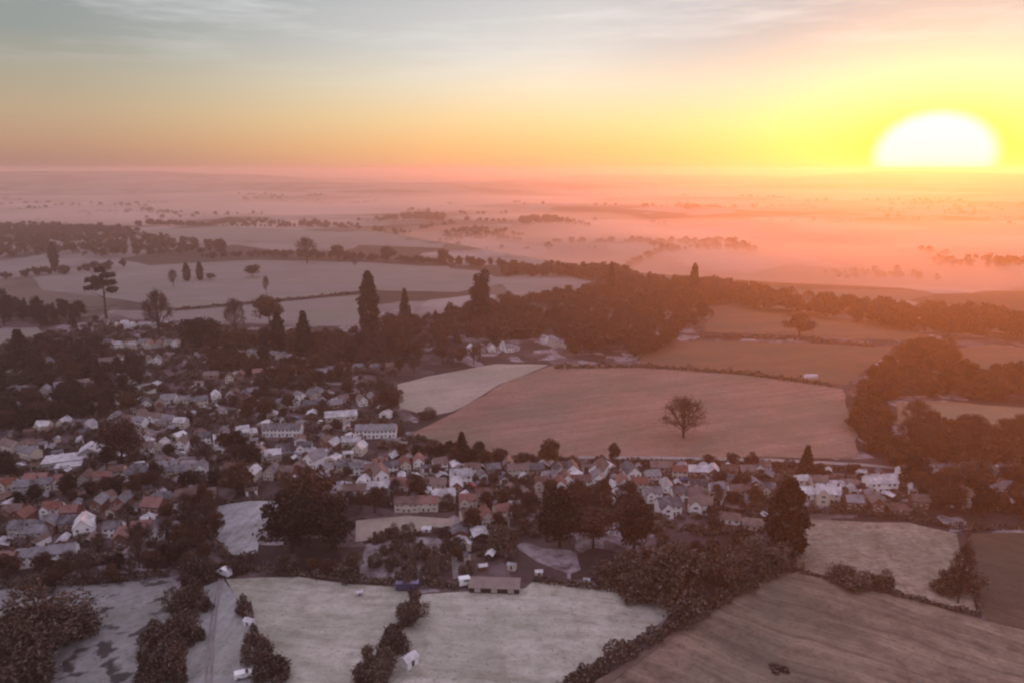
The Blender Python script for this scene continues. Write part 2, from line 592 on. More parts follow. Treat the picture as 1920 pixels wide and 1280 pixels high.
field([(230, 722), (300, 718), (310, 735), (250, 742)], 'frost_grey', 'small pale lawn')


def ribbon(name, px, width, mat, lift, label):
    pts = [G(*p) for p in px]
    path = []
    for a, b in zip(pts, pts[1:]):
        n = max(1, int((b - a).length / 8))
        path += [a.lerp(b, k / n) for k in range(n)]
    path.append(pts[-1])
    V, Q = [], []
    for i, p in enumerate(path):
        d = (path[min(i + 1, len(path) - 1)] - path[max(i - 1, 0)])
        d.z = 0
        d.normalize()
        s = Vector((-d.y, d.x, 0)) * width / 2
        for e in (p - s, p + s):
            V.append((e.x, e.y, terrain(e.x, e.y) + lift))
        if i:
            Q.append((2 * i - 2, 2 * i - 1, 2 * i + 1, 2 * i))
    me = mesh_np(name, V, [q[::-1] for q in Q], [M[mat]])
    return tag(link(name, me), label, kind='structure')


ribbon('road', [(1085, 858), (1250, 859), (1450, 863), (1620, 872), (1760, 886), (2000, 905)], 3.2, 'road', .34, 'frosty lane along the large field')
ribbon('road', [(1300, 895), (1430, 898), (1570, 905), (1700, 912)], 3.5, 'lane', .32, 'village lane')
ribbon('road', [(20, 880), (220, 862), (470, 850), (640, 862), (900, 912), (1250, 905), (1700, 935), (2000, 950)], 6.0, 'lane', .30, 'village street')
ribbon('road', [(960, 915), (940, 960), (885, 1000), (860, 1040), (865, 1085)], 5.0, 'lane', .31, 'side street')
ribbon('road', [(470, 850), (430, 790), (470, 740), (560, 720), (700, 720)], 5.0, 'lane', .29, 'upper village street')
ribbon('road', [(30, 760), (200, 745), (440, 770), (620, 800), (770, 830)], 5.0, 'lane', .28, 'estate road')
ribbon('road', [(412, 1085), (400, 1140), (392, 1200), (385, 1300), (370, 1420)], .55, 'lane', .3, 'wheel rut of the farm track')
ribbon('road', [(418, 1085), (407, 1140), (400, 1200), (395, 1300), (382, 1420)], .55, 'lane', .3, 'second wheel rut of the farm track')
ribbon('path', [(1480, 1072), (1380, 1118), (1250, 1196), (1130, 1282), (1000, 1420)], 2.0, 'margin', .3, 'pinkish field margin')
ribbon('road', [(180, 608), (260, 605), (330, 608)], 5.0, 'road', .3, 'frosty drive')

# ------------------------------------------------------------------ air: haze and valley mist
def volume_mat(name, col, dens, g):
    m, t = new_mat(name)
    v = t.node('ShaderNodeVolumePrincipled')
    v.inputs['Color'].default_value = (*col, 1)
    v.inputs['Density'].default_value = dens
    v.inputs['Anisotropy'].default_value = g
    o = t.node('ShaderNodeOutputMaterial')
    t.l.new(v.outputs[0], o.inputs['Volume'])
    return m


mb = MB()
mb.box(-30000, 30000, -700, 34000, -75, 138)
tag(link('haze', mb.mesh('haze', [volume_mat('haze', (.95, .80, .74), .00024, .68)])), 'thin dawn haze over the whole country', kind='stuff')


def mist_bank(x0, x1, y0, y1, top, amp, wl, dens, seed, label):
    """a closed body of mist lying in the valley with an uneven upper surface"""
    nx, ny = 70, 60
    rg = random.Random(seed)
    ph = [rg.uniform(0, 6.28) for _ in range(8)]
    V, Q = [], []
    for j in range(ny + 1):
        for i in range(nx + 1):
            a, b = i / nx, j / ny
            x, y = x0 + (x1 - x0) * a, y0 + (y1 - y0) * b
            e = smooth(0, .12, a) * smooth(0, .12, 1 - a) * smooth(0, .1, b) * smooth(0, .1, 1 - b)
            n = (math.sin(x / wl + ph[0]) * math.sin(y / wl * 1.3 + ph[1]) + .6 * math.sin(x / wl * 2.3 + y / wl + ph[2]) + .4 * math.sin(y / wl * 3.1 - x / wl * 1.1 + ph[3]))
            V.append((x, y, -70 + (top + 70 + amp * n) * e + .5))
    n1 = len(V)
    for j in range(ny + 1):
        for i in range(nx + 1):
            x, y, _ = V[j * (nx + 1) + i]
            V.append((x, y, -71))
    def id_(i, j, k):
        return k * n1 + j * (nx + 1) + i
    for j in range(ny):
        for i in range(nx):
            Q.append((id_(i, j, 0), id_(i + 1, j, 0), id_(i + 1, j + 1, 0), id_(i, j + 1, 0)))
            Q.append((id_(i, j + 1, 1), id_(i + 1, j + 1, 1), id_(i + 1, j, 1), id_(i, j, 1)))
    for i in range(nx):
        Q.append((id_(i, 0, 1), id_(i + 1, 0, 1), id_(i + 1, 0, 0), id_(i, 0, 0)))
        Q.append((id_(i, ny, 0), id_(i + 1, ny, 0), id_(i + 1, ny, 1), id_(i, ny, 1)))
    for j in range(ny):
        Q.append((id_(0, j, 0), id_(0, j + 1, 0), id_(0, j + 1, 1), id_(0, j, 1)))
        Q.append((id_(nx, j, 1), id_(nx, j + 1, 1), id_(nx, j + 1, 0), id_(nx, j, 0)))
    me = mesh_np('mist', V, Q, [volume_mat('mist', (.86, .74, .75), dens, .55)], smooth_shade=True)
    return tag(link('mist', me), label, kind='stuff')


mist_bank(-600, 2600, 700, 2400, -24, 4.0, 210, .0050, 3, 'low mist lying in the valley right behind the ridge')
mist_bank(-2600, 700, 1500, 3600, -25, 5.0, 260, .0045, 5, 'low mist beyond the misty field')
mist_bank(-5000, 5600, 2500, 7500, -18, 6.5, 520, .0028, 8, 'bank of mist over the far lowland')


# ------------------------------------------------------------------ trees
def quads_at(P, N, size, elong, rs):
    """little leaf sprays: one quad per point, turned at random"""
    n = len(P)
    a = rs.normal(size=(n, 3))
    a /= np.linalg.norm(a, axis=1)[:, None]
    if N is not None:
        a = a * .8 + N * .6
        a /= np.linalg.norm(a, axis=1)[:, None]
    b = np.cross(a, rs.normal(size=(n, 3)))
    b /= np.linalg.norm(b, axis=1)[:, None] + 1e-9
    s = (size * rs.uniform(.6, 1.4, n))[:, None]
    a, b = a * s * elong, b * s
    V = np.stack([P - a - b * .5, P + a * .2 - b, P + a, P - a * .3 + b], 1).reshape(-1, 3)
    return V, np.arange(n * 4).reshape(-1, 4)


def crown_broad(seed, n=4600, base=.2, wide=.42, size=.0135, lobes=30):
    rs = np.random.RandomState(seed)
    C, rad = [], []
    while len(C) < lobes:
        p = rs.uniform(-1, 1, 3)
        if np.linalg.norm(p) > 1:
            continue
        z = base + .10 + (p[2] * .5 + .5) * (.88 - base - .06)
        t = (z - base) / (1 - base)
        w = wide * math.sqrt(max(.05, 1 - abs(2 * t - .85) ** 2.2 * .75))
        C.append((p[0] * w * .8, p[1] * w * .8, z))
        rad.append(rs.uniform(.06, .17))
    C, rad = np.array(C), np.array(rad)
    k = rs.randint(0, lobes, n)
    d = rs.normal(size=(n, 3))
    d /= np.linalg.norm(d, axis=1)[:, None]
    rr = rad[k] * (rs.uniform(.35, 1.1, n) ** .6 + (rs.uniform(0, 1, n) > .85) * rs.uniform(0, .5, n))
    P = C[k] + d * rr[:, None] * np.array([1.15, 1.15, .85])
    return quads_at(P, d, np.full(n, size), 2.1, rs)


def crown_cone(seed, n=2000, base=.06, wide=.2, power=.9, size=.02, tiers=15):
    rs = np.random.RandomState(seed)
    t = rs.uniform(0, 1, n) ** 1.35
    tier = np.floor(t * tiers) / tiers + rs.uniform(0, .6 / tiers, n)
    z = base + (1 - base) * tier
    w = wide * (1 - tier) ** power + .012
    th = rs.uniform(0, 2 * math.pi, n)
    lump = 1 + .22 * np.sin(th * 5 + tier * 40 + seed) + .12 * np.sin(th * 11 + seed)
    r = w * lump * rs.uniform(.25, 1.05, n) ** .5
    P = np.stack([r * np.cos(th), r * np.sin(th), z - r * .35], 1)
    N = np.stack([np.cos(th), np.sin(th), np.full(n, -.25)], 1)
    return quads_at(P, N, np.full(n, size), 1.7, rs)


def crown_column(seed, n=2200, wide=.17, size=.02):
    rs = np.random.RandomState(seed)
    t = rs.uniform(0, 1, n)
    prof = np.sin(np.pi * np.clip(t * .82 + .16, 0, 1)) ** .75
    th = rs.uniform(0, 2 * math.pi, n)
    lump = 1 + .2 * np.sin(th * 4 + t * 17 + seed) + .15 * np.sin(t * 33 + th * 2)
    r = wide * prof * lump * rs.uniform(.2, 1.05, n) ** .5
    P = np.stack([r * np.cos(th), r * np.sin(th), .05 + .95 * t], 1)
    N = np.stack([np.cos(th), np.sin(th), np.full(n, .4)], 1)
    return quads_at(P, N, np.full(n, size), 1.5, rs)


def crown_plates(seed, n=2400):
    """cedar: flat shelves of foliage at several heights, the top one wide"""
    rs = np.random.RandomState(seed)
    plates = [(0.02, .02, .97, .12), (-.13, .05, .86, .15), (.15, -.05, .80, .18), (-.2, -.1, .70, .15), (.24, .08, .66, .17), (.05, .1, .74, .2), (-.18, .08, .58, .12)]
    P = []
    for x, y, z, r in plates:
        m = n // len(plates)
        th = rs.uniform(0, 6.283, m)
        q = np.sqrt(rs.uniform(0, 1, m)) * r * (1 + .2 * np.sin(th * 4 + x * 30))
        P.append(np.stack([x + q * np.cos(th), y + q * np.sin(th), z + rs.normal(0, .018, m) - q * .15], 1))
    P = np.concatenate(P)
    return quads_at(P, None, np.full(len(P), .02), 1.6, rs)


def bare_skeleton(seed, wide=.46, limbs=15, fork=.16, spread=.9):
    """bare winter tree: short trunk, limbs fanning out to a rounded crown, each dividing twice"""
    rg = random.Random(seed)
    mb, tips = MB(), []
    mb.tube([(0, 0, -.02), (.004, 0, fork * .5), (0, .004, fork), (.006, 0, fork + .25), (0, 0, fork + .5)], [.034, .024, .022, .012, .004], 7)
    c = Vector((0, 0, .5 + fork * .3))
    hz = .97 - c.z

    def edge(th, el):
        d = Vector((math.cos(th) * math.cos(el), math.sin(th) * math.cos(el), math.sin(el)))
        q = rg.uniform(.8, 1.0)
        return c + Vector((d.x * wide, d.y * wide, d.z * hz)) * q

    for i in range(limbs):
        th = 2.39996 * i + rg.uniform(-.3, .3)
        el = R(-28 * spread) + (i / (limbs - 1)) ** .8 * R(28 * spread + 82)
        a = Vector((0, 0, fork * rg.uniform(.75, 1.0) + .22 * (i / limbs)))
        b = edge(th, el)
        m1 = a.lerp(b, .4) + Vector((rg.uniform(-.02, .02), rg.uniform(-.02, .02), .03))
        m2 = a.lerp(b, .72) + Vector((rg.uniform(-.02, .02), rg.uniform(-.02, .02), .02))
        mb.tube([a, m1, m2, b], [.012, .0085, .005, .002], 5)
        for st in (m1, m1.lerp(m2, .5), m2, m2.lerp(b, .5)):
            for _ in range(2):
                e = edge(th + rg.uniform(-.75, .75), el + rg.uniform(-.5, .5))
                e = st.lerp(e, rg.uniform(.7, 1.0))
                k = st.lerp(e, .5) + Vector((rg.uniform(-.02, .02), rg.uniform(-.02, .02), .012))
                mb.tube([st, k, e], [.005, .0032, .0012], 3)
                tips += [(np.array(e), np.array((e - st).normalized())), (np.array(k), np.array((e - st).normalized()))]
        tips.append((np.array(b), np.array((b - m2).normalized())))
    return mb, tips


def crown_twigs(tips, seed, per=9, size=.006):
    rs = np.random.RandomState(seed)
    P = np.concatenate([np.repeat(p[None], per, 0) + rs.normal(0, .034, (per, 3)) for p, _ in tips])
    D = np.concatenate([np.repeat(d[None], per, 0) for _, d in tips])
    n = len(P)
    a = D + rs.normal(0, .7, (n, 3))
    a /= np.linalg.norm(a, axis=1)[:, None]
    b = np.cross(a, rs.normal(size=(n, 3)))
    b /= np.linalg.norm(b, axis=1)[:, None] + 1e-9
    a *= (rs.uniform(.03, .06, n))[:, None]
    b *= size
    V = np.stack([P - a - b, P - a + b, P + a + b * .3, P + a - b * .3], 1).reshape(-1, 3)
    return V, np.arange(n * 4).reshape(-1, 4)


def crown_bush(seed, n=5200, size=.0145):
    """tangled bush: uneven lobes with twigs sticking out and holes between them"""
    rs = np.random.RandomState(seed)
    lob = 15
    C = np.stack([rs.uniform(-.36, .36, lob), rs.uniform(-.36, .36, lob), rs.uniform(.14, .70, lob)], 1)
    C[:, 2] *= 1 - .9 * (C[:, 0] ** 2 + C[:, 1] ** 2)
    rad = rs.uniform(.09, .24, lob)
    k = rs.randint(0, lob, n)
    d = rs.normal(size=(n, 3))
    d /= np.linalg.norm(d, axis=1)[:, None]
    q = rs.uniform(.3, 1.1, n) ** .6 + (rs.uniform(0, 1, n) > .8) * rs.uniform(0, .6, n)
    P = C[k] + d * (rad[k] * q)[:, None]
    P[:, 2] = np.abs(P[:, 2])
    return quads_at(P, d + np.array([0, 0, .5]), np.full(n, size), 2.6, rs)


def trunk_mesh(seed, top=.75, r=.022, limbs=6, wide=.25):
    rg = random.Random(seed)
    mb = MB()
    pts = [(rg.uniform(-.008, .008) * k, rg.uniform(-.008, .008) * k, -.02 + (top + .02) * k / 5) for k in range(6)]
    mb.tube(pts, [r * 1.35, r, r * .85, r * .65, r * .45, r * .2], 7)
    for k in range(limbs):
        z = top * rg.uniform(.3, .85)
        th = rg.uniform(0, 6.28)
        q = rg.uniform(.5, 1) * wide
        a, b = Vector((0, 0, z)), Vector((math.cos(th) * q, math.sin(th) * q, z + q * rg.uniform(.4, .9)))
        mb.tube([a, a.lerp(b, .5) + Vector((0, 0, -.01)), b], [r * .45, r * .3, r * .1], 4)
    return mb.mesh('trunk', [M['bark']])


KIND = {}          # kind -> list of (trunk mesh, crown mesh, crown arrays, natural width)


def add_kind(kind, trunk, arr, mat, natural):
    V, Q = arr
    KIND.setdefault(kind, []).append((trunk, mesh_np('crown', V, Q, [M[mat]]), arr, natural))


for s in range(5):
    add_kind('broad', trunk_mesh(s, .72, .02), crown_broad(s + 3), 'leaf_brown', .86)
for s in range(4):
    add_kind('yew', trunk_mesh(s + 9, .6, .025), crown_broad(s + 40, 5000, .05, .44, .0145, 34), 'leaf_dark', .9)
for s in range(4):
    mb_, tips_ = bare_skeleton(s + 20, .40, 13, .2)
    add_kind('bare', mb_.mesh('trunk', [M['bark']]), crown_twigs(tips_, s, 7), 'twig', .85)
mb_, tips_ = bare_skeleton(77, .5, 18, .13)
add_kind('oak', mb_.mesh('trunk', [M['bark']]), crown_twigs(tips_, 9, 6, .005), 'twig', 1.0)
for s in range(3):
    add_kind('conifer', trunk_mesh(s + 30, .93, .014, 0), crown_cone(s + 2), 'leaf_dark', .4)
for s in range(2):
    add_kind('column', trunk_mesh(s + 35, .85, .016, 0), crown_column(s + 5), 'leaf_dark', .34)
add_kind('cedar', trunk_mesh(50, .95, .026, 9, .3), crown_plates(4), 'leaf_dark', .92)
for s in range(4):
    add_kind('bush', trunk_mesh(s + 60, .5, .02, 3, .2), crown_bush(s + 70), 'shrub', .95)

TREE_WORD = {'broad': ('tree', 'brown-leaved tree'), 'yew': ('tree', 'dark evergreen tree'), 'bare': ('tree', 'bare twiggy tree'), 'oak': ('tree', 'bare oak'),
             'conifer': ('conifer_tree', 'dark pointed conifer'), 'column': ('conifer_tree', 'tall columnar conifer'),
             'cedar': ('cedar_tree', 'cedar'), 'bush': ('bush', 'rounded frosted bush')}
TREES = []        # every standing tree: (x, y, radius)


def tree(kind, p, h, w=None, label=None, group=None, rg=RNG):
    tr, cr, arr, nat = rg.choice(KIND[kind])
    w = w or h * nat
    root = bpy.data.objects.new(TREE_WORD[kind][0], None)
    SC.collection.objects.link(root)
    root.empty_display_size = 1.0
    root.location = (p.x, p.y, terrain(p.x, p.y) - .05)
    root.scale = (w / nat, w / nat, h)
    root.rotation_euler = (0, 0, rg.uniform(0, 6.28))
    a, b = link('trunk', tr, root), link('crown', cr, root)
    if h < 6 and kind == 'bush':
        a.name = 'stem'
        b.name = 'foliage'
    tag(root, label, 'bush' if kind == 'bush' else 'tree', group)
    TREES.append((p.x, p.y, w / 2))
    return root


def tree_px(kind, px, base, top, wpx, label, group=None):
    p = G(px, base)
    return tree(kind, p, metres(p, base - top) / math.cos(R(8)), metres(p, wpx) if wpx else None, label, group)


# landmark trees, each standing where the photograph shows its foot
for a in [
    ('column', 694, 632, 512, 34, 'tall dark columnar conifer towering at the top of the village'),
    ('yew', 902, 612, 498, 52, 'tall rounded dark tree standing above the wood behind the village'),
    ('conifer', 760, 606, 540, 26, 'small pointed tree between the columnar conifer and the tall rounded tree'),
    ('cedar', 200, 598, 514, 62, 'flat-topped cedar at the edge of the long frosted field'),
    ('oak', 1281, 820, 742, 88, 'lone bare oak in the large pink field'),
    ('broad', 1498, 632, 592, 56, 'single rounded tree on the hedge below the ridge belt'),
    ('yew', 548, 1040, 915, 112, 'big dark evergreen by the small frosted paddock'),
    ('broad', 582, 985, 882, 120, 'broad brown tree rising behind the big dark evergreens'),
    ('yew', 622, 1032, 928, 100, 'second big dark evergreen facing the small frosted lawn'),
    ('yew', 1050, 1024, 912, 92, 'dark conical yew beside the side street'),
    ('broad', 1112, 1026, 945, 92, 'brown tree between the two dark yews'),
    ('yew', 1188, 1032, 940, 84, 'dark yew behind the big rounded thicket'),
    ('column', 1470, 1046, 903, 62, 'tall dark columnar tree at the corner of the tussocky field'),
    ('conifer', 1510, 895, 836, 34, 'pointed conifer on the lane beside the large pink field'),
    ('conifer', 866, 858, 806, 32, 'pointed dark tree at the lower edge of the large pink field'),
    ('broad', 1030, 876, 818, 46, 'upright brown tree at the lower edge of the large pink field'),
    ('broad', 1150, 872, 827, 26, 'narrow brown tree on the frosty lane'),
    ('broad', 1412, 884, 852, 26, 'small round tree on the frosty lane'),
    ('broad', 936, 872, 838, 40, 'dark tree at the foot of the large pink field'),
    ('bare', 1716, 806, 754, 56, 'bare round tree in the pale strip of pasture'),
    ('bare', 1796, 1130, 1030, 40, 'tall bare tree between the tussocky field and the dark field'),
    ('bare', 326, 538, 508, 18, 'small bare tree, first of four in the long frosted field'),
    ('column', 351, 527, 496, 12, 'narrow dark tree, second of four in the long frosted field'),
    ('column', 376, 526, 494, 11, 'narrow dark tree, third of four in the long frosted field'),
    ('broad', 396, 525, 512, 18, 'low round tree, last of four in the long frosted field'),
    ('broad', 474, 520, 496, 30, 'round tree alone in the long frosted field'),
    ('bare', 500, 552, 518, 14, 'thin bare tree at the lower edge of the long frosted field'),
    ('bare', 666, 502, 484, 11, 'tiny bare tree below the far hedgerow'),
    ('yew', 375, 648, 594, 84, 'broad flat-topped dark evergreen among the upper houses'),
    ('bare', 300, 632, 552, 54, 'bare brown tree above the upper houses'),
    ('bare', 443, 634, 562, 40, 'slender bare tree below the frosted field'),
    ('broad', 506, 612, 552, 58, 'round brown tree beside the frosted field'),
    ('conifer', 572, 664, 584, 40, 'pointed dark conifer above the brown roofs'),
    ('column', 524, 664, 588, 24, 'narrow dark conifer above the brown roofs'),
    ('conifer', 42, 690, 628, 44, 'dark conifer by the small frosted field at the village edge'),
    ('yew', 8, 610, 552, 40, 'black evergreen at the picture edge by the upper wood'),
    ('broad', 735, 775, 722, 54, 'pale round tree at the corner of the curved field'),
    ('broad', 445, 925, 868, 64, 'ochre rounded tree among the village gardens'),
    ('broad', 230, 870, 790, 84, 'large olive tree in the middle of the old village'),
    ('bare', 576, 494, 446, 44, 'twin-headed bare tree on the far hedgerow'),
    ('broad', 634, 490, 458, 30, 'round tree on the far hedgerow right of the twin-headed one'),
    ('broad', 726, 492, 462, 34, 'square-headed tree on the far hedgerow'),
    ('broad', 832, 496, 465, 28, 'round tree near the end of the far hedgerow'),
    ('broad', 415, 482, 450, 26, 'rounded tree at the start of the far hedgerow'),
    ('column', 103, 503, 462, 13, 'tall narrow tree in the hazy upper park'),
    ('column', 1300, 560, 496, 16, 'small spire-shaped conifer on the ridge belt'),
    ('column', 1145, 560, 492, 14, 'slim tree at the gap in the ridge belt'),
]:
    tree_px(*a)

for a in [
    ('bush', 1270, 1116, 1012, 150, 'biggest rounded thicket at the head of the pale meadow'),
    ('bush', 1180, 1100, 1038, 110, 'pale rounded thicket beside the biggest one'),
    ('bush', 1352, 1086, 1006, 92, 'thicket where the diagonal hedge begins'),
    ('bush', 1436, 1062, 1000, 76, 'rounded bush by the columnar tree'),
    ('bush', 1480, 1028, 966, 60, 'dark bush at the corner of the tussocky field'),
    ('bush', 1400, 1030, 980, 50, 'bush below the white bungalows'),
    ('bush', 1790, 1108, 1058, 66, 'dark round bush at the foot of the tall bare tree'),
    ('bush', 1590, 1092, 1070, 70, 'low bramble in the tussocky field'),
    ('bush', 1652, 1104, 1066, 34, 'small pale bush in the tussocky field'),
    ('bush', 945, 1030, 980, 74, 'frosted bush beside the side street'),
    ('bush', 92, 1205, 1132, 124, 'big black thicket in the rough pasture'),
    ('bush', 20, 1230, 1120, 120, 'black thicket at the edge of the rough pasture'),
    ('bush', 8, 1290, 1200, 120, 'dark bramble in the bottom corner of the rough pasture'),
    ('bush', 315, 1205, 1140, 76, 'frosted round bush at the end of the rough pasture'),
    ('bush', 305, 1280, 1200, 70, 'dark bush beside the farm track'),
    ('bush', 350, 1150, 1080, 60, 'brown bush at the corner of the rough pasture'),
    ('bush', 368, 1090, 1035, 56, 'tall pinkish bush near the white van'),
    ('bush', 485, 1235, 1172, 46, 'purple-brown bush between the track and the paddock'),
    ('bush', 510, 1270, 1210, 56, 'lower purple-brown bush between the track and the paddock'),
    ('bush', 455, 1150, 1124, 26, 'small frosted bush beside the farm track'),
    ('bush', 770, 1165, 1106, 56, 'brown bush below the blue container'),
    ('bush', 740, 1215, 1150, 50, 'brown bush halfway down the paddock hedge'),
    ('bush', 705, 1275, 1205, 70, 'reddish thicket at the end of the paddock hedge'),
    ('bush', 800, 782, 762, 34, 'low dark bush ringing the pond in the curved field'),
    ('bush', 76, 1102, 1062, 44, 'olive round bush below the long timbered house'),
    ('bush', 1462, 1256, 1246, 28, 'small dark bush in the striped field'),
]:
    tree_px(*a)

# woods and groups whose trees stand apart enough to be told one by one
GROVE_COUNT = {}


def inside(poly, x, y):
    c = False
    for (x0, y0), (x1, y1) in zip(poly, poly[1:] + poly[:1]):
        if (y0 > y) != (y1 > y) and x < (x1 - x0) * (y - y0) / (y1 - y0) + x0:
            c = not c
    return c


def grove(poly, n, hr, mixk, phrase, seed, sep=.42):
    """scatter trees over a piece of land (outline given where the photograph shows it)"""
    rg = random.Random(seed)
    W = [G(*p) for p in poly]
    pl = [(p.x, p.y) for p in W]
    x0, x1 = min(p[0] for p in pl), max(p[0] for p in pl)
    y0, y1 = min(p[1] for p in pl), max(p[1] for p in pl)
    spots, tries = [], 0
    while len(spots) < n and tries < 6000:
        tries += 1
        x, y = rg.uniform(x0, x1), rg.uniform(y0, y1)
        if not inside(pl, x, y):
            continue
        h = rg.uniform(*hr)
        k = rg.choice(mixk)
        w = h * KIND[k][0][3] * rg.uniform(.8, 1.15)
        if any((x - a) ** 2 + (y - b) ** 2 < (sep * (w + c)) ** 2 for a, b, c, _, _ in spots):
            continue
        if any((x - a) ** 2 + (y - b) ** 2 < (r + 3.5) ** 2 for a, b, r in HOUSES):
            continue
        spots.append((x, y, w, h, k))
    spots.sort(key=lambda s: s[0] / s[1])
    cnt = {}
    for x, y, w, h, k in spots:
        cnt[k] = cnt.get(k, 0) + 1
        i = cnt[k] - 1
        word = TREE_WORD[k][1]
        tot = sum(1 for s in spots if s[4] == k)
        if tot == 1:
            lab = f'only {word} {phrase}'
        elif i < len(ORD) and tot <= len(ORD):
            lab = f'{word}, {ORD[i]} from the left {phrase}'
        else:
            lab = f'{word} crowded {phrase}'
        tree(k, Vector((x, y, 0)), h, w, lab, f'{word}s {phrase}', rg)


def hedge(px, hgt, wid, per_m, label, mat='shrub', size=.3, seed=1):
    """one run of hedge: sprays of twigs filling an uneven body along the line"""
    rs = np.random.RandomState(seed)
    pts = [G(*p) for p in px]
    P = []
    for a, b in zip(pts, pts[1:]):
        L = (b - a).length
        n = int(L * per_m)
        t = rs.uniform(0, 1, n)
        base = np.array(a)[None] + (np.array(b) - np.array(a))[None] * t[:, None]
        d = np.array((b - a).normalized())
        nrm = np.array((-d[1], d[0], 0))
        s = t * L
        lump = .75 + .28 * np.sin(s * .55 + seed) + .22 * np.sin(s * .23 + seed * 2) + .2 * np.sin(s * 1.3)
        lump = np.clip(lump, .35, 1.5)
        q = rs.uniform(-1, 1, n)
        z = rs.uniform(0, 1, n) ** .7 * hgt * lump * np.sqrt(np.clip(1 - q * q * .8, 0, 1))
        base = base + nrm[None] * (q * wid / 2 * np.clip(lump, .5, 1.3))[:, None]
        base[:, 2] = [terrain(x, y) for x, y in base[:, :2]]
        base[:, 2] += z + .1
        P.append(base)
    P = np.concatenate(P)
    V, Q = quads_at(P, None, np.full(len(P), size), 1.4, rs)
    return tag(link('hedge', mesh_np('hedge', V, Q, [M[mat]])), label, 'hedge')


# ------------------------------------------------------------------ houses
HOUSES = []
PROTO = {}


def window_mesh(w, h):
    """frame, sill and dark panes; sits on a wall, facing -y"""
    mb = MB()
    f = .09
    mb.box(-w / 2, -w / 2 + f, -.07, 0, 0, h, 0)
    mb.box(w / 2 - f, w / 2, -.07, 0, 0, h, 0)
    mb.box(-w / 2 + f, w / 2 - f, -.07, 0, 0, f, 0)
    mb.box(-w / 2 + f, w / 2 - f, -.07, 0, h - f, h, 0)
    mb.box(-.035, .035, -.06, 0, f, h - f, 0)
    mb.box(-w / 2 - .08, w / 2 + .08, -.16, 0, -.1, -.002, 0)
    mb.box(-w / 2 + f, -.035, -.025, 0, f, h - f, 1)
    mb.box(.035, w / 2 - f, -.025, 0, f, h - f, 1)
    return mb.mesh('window', [M['frame'], M['glass']])


WIN = window_mesh(1.25, 1.25)
WIN_WIDE = window_mesh(1.9, 1.3)
_d = MB()
_d.box(-.5, .5, -.05, 0, 0, 2.1, 0)
_d.box(-.62, -.5, -.09, 0, 0, 2.2, 1)
_d.box(.5, .62, -.09, 0, 0, 2.2, 1)
_d.box(-.5, .5, -.09, 0, 2.1, 2.2, 1)
_d.box(-.75, .75, -.7, -.09, 2.35, 2.5, 1)
DOOR = _d.mesh('door', [M['door'], M['frame']])


def chimney_mesh(h):
    mb = MB()
    mb.box(-.45, .45, -.35, .35, -1.2, h, 0)
    mb.box(-.52, .52, -.42, .42, h, h + .15, 0)
    for x in (-.22, .22):
        mb.tube([(x, 0, h + .15), (x, 0, h + .6)], [.14, .11], 7, 1)
    return mb.mesh('chimney', [M['brickwork'], M['pot']])


CHIM = chimney_mesh(1.3)


def gable_wall(mb, w, d, e, r, axis='x', x0=0, y0=0):
    """walls with gables; the ridge runs along the axis"""
    if axis == 'x':
        mb.prism([(y0 - d / 2, -.6), (y0 + d / 2, -.6), (y0 + d / 2, e), (y0, e + r), (y0 - d / 2, e)], x0 - w / 2, x0 + w / 2, 'x')
    else:
        mb.prism([(x0 - w / 2, -.6), (x0 + w / 2, -.6), (x0 + w / 2, e), (x0, e + r), (x0 - w / 2, e)], y0 - d / 2, y0 + d / 2, 'y')


def gable_roof(mb, w, d, e, r, axis='x', x0=0, y0=0, over=.45, th=.22):
    s = d if axis == 'x' else w
    c = y0 if axis == 'x' else x0
    k = r / (s / 2)
    lo = e - over * k
    poly = [(c - s / 2 - over, lo), (c, e + r), (c + s / 2 + over, lo), (c + s / 2 + over, lo + th), (c, e + r + th * 1.25), (c - s / 2 - over, lo + th)]
    poly = [(a, z + .02) for a, z in poly]
    if axis == 'x':
        mb.prism(poly, x0 - w / 2 - .3, x0 + w / 2 + .3, 'x')
    else:
        mb.prism(poly, y0 - d / 2 - .3, y0 + d / 2 + .3, 'y')


def hip_roof(mb, w, d, e, r, over=.5):
    a, b = w / 2 + over, d / 2 + over
    k = max(.2, w / 2 - d / 2)
    z0, z1 = e - .1, e + .12
    lo = [(-a, -b, z0), (a, -b, z0), (a, b, z0), (-a, b, z0)]
    hi = [(-a, -b, z1), (a, -b, z1), (a, b, z1), (-a, b, z1)]
    R0, R1 = (-k, 0, e + r), (k, 0, e + r)
    mb.face(lo[::-1])
    for i in range(4):
        j = (i + 1) % 4
        mb.face((lo[i], lo[j], hi[j], hi[i]))
    mb.face((hi[0], hi[1], R1, R0))
    mb.face((hi[2], hi[3], R0, R1))
    mb.face((hi[1], hi[2], R1))
    mb.face((hi[3], hi[0], R0))


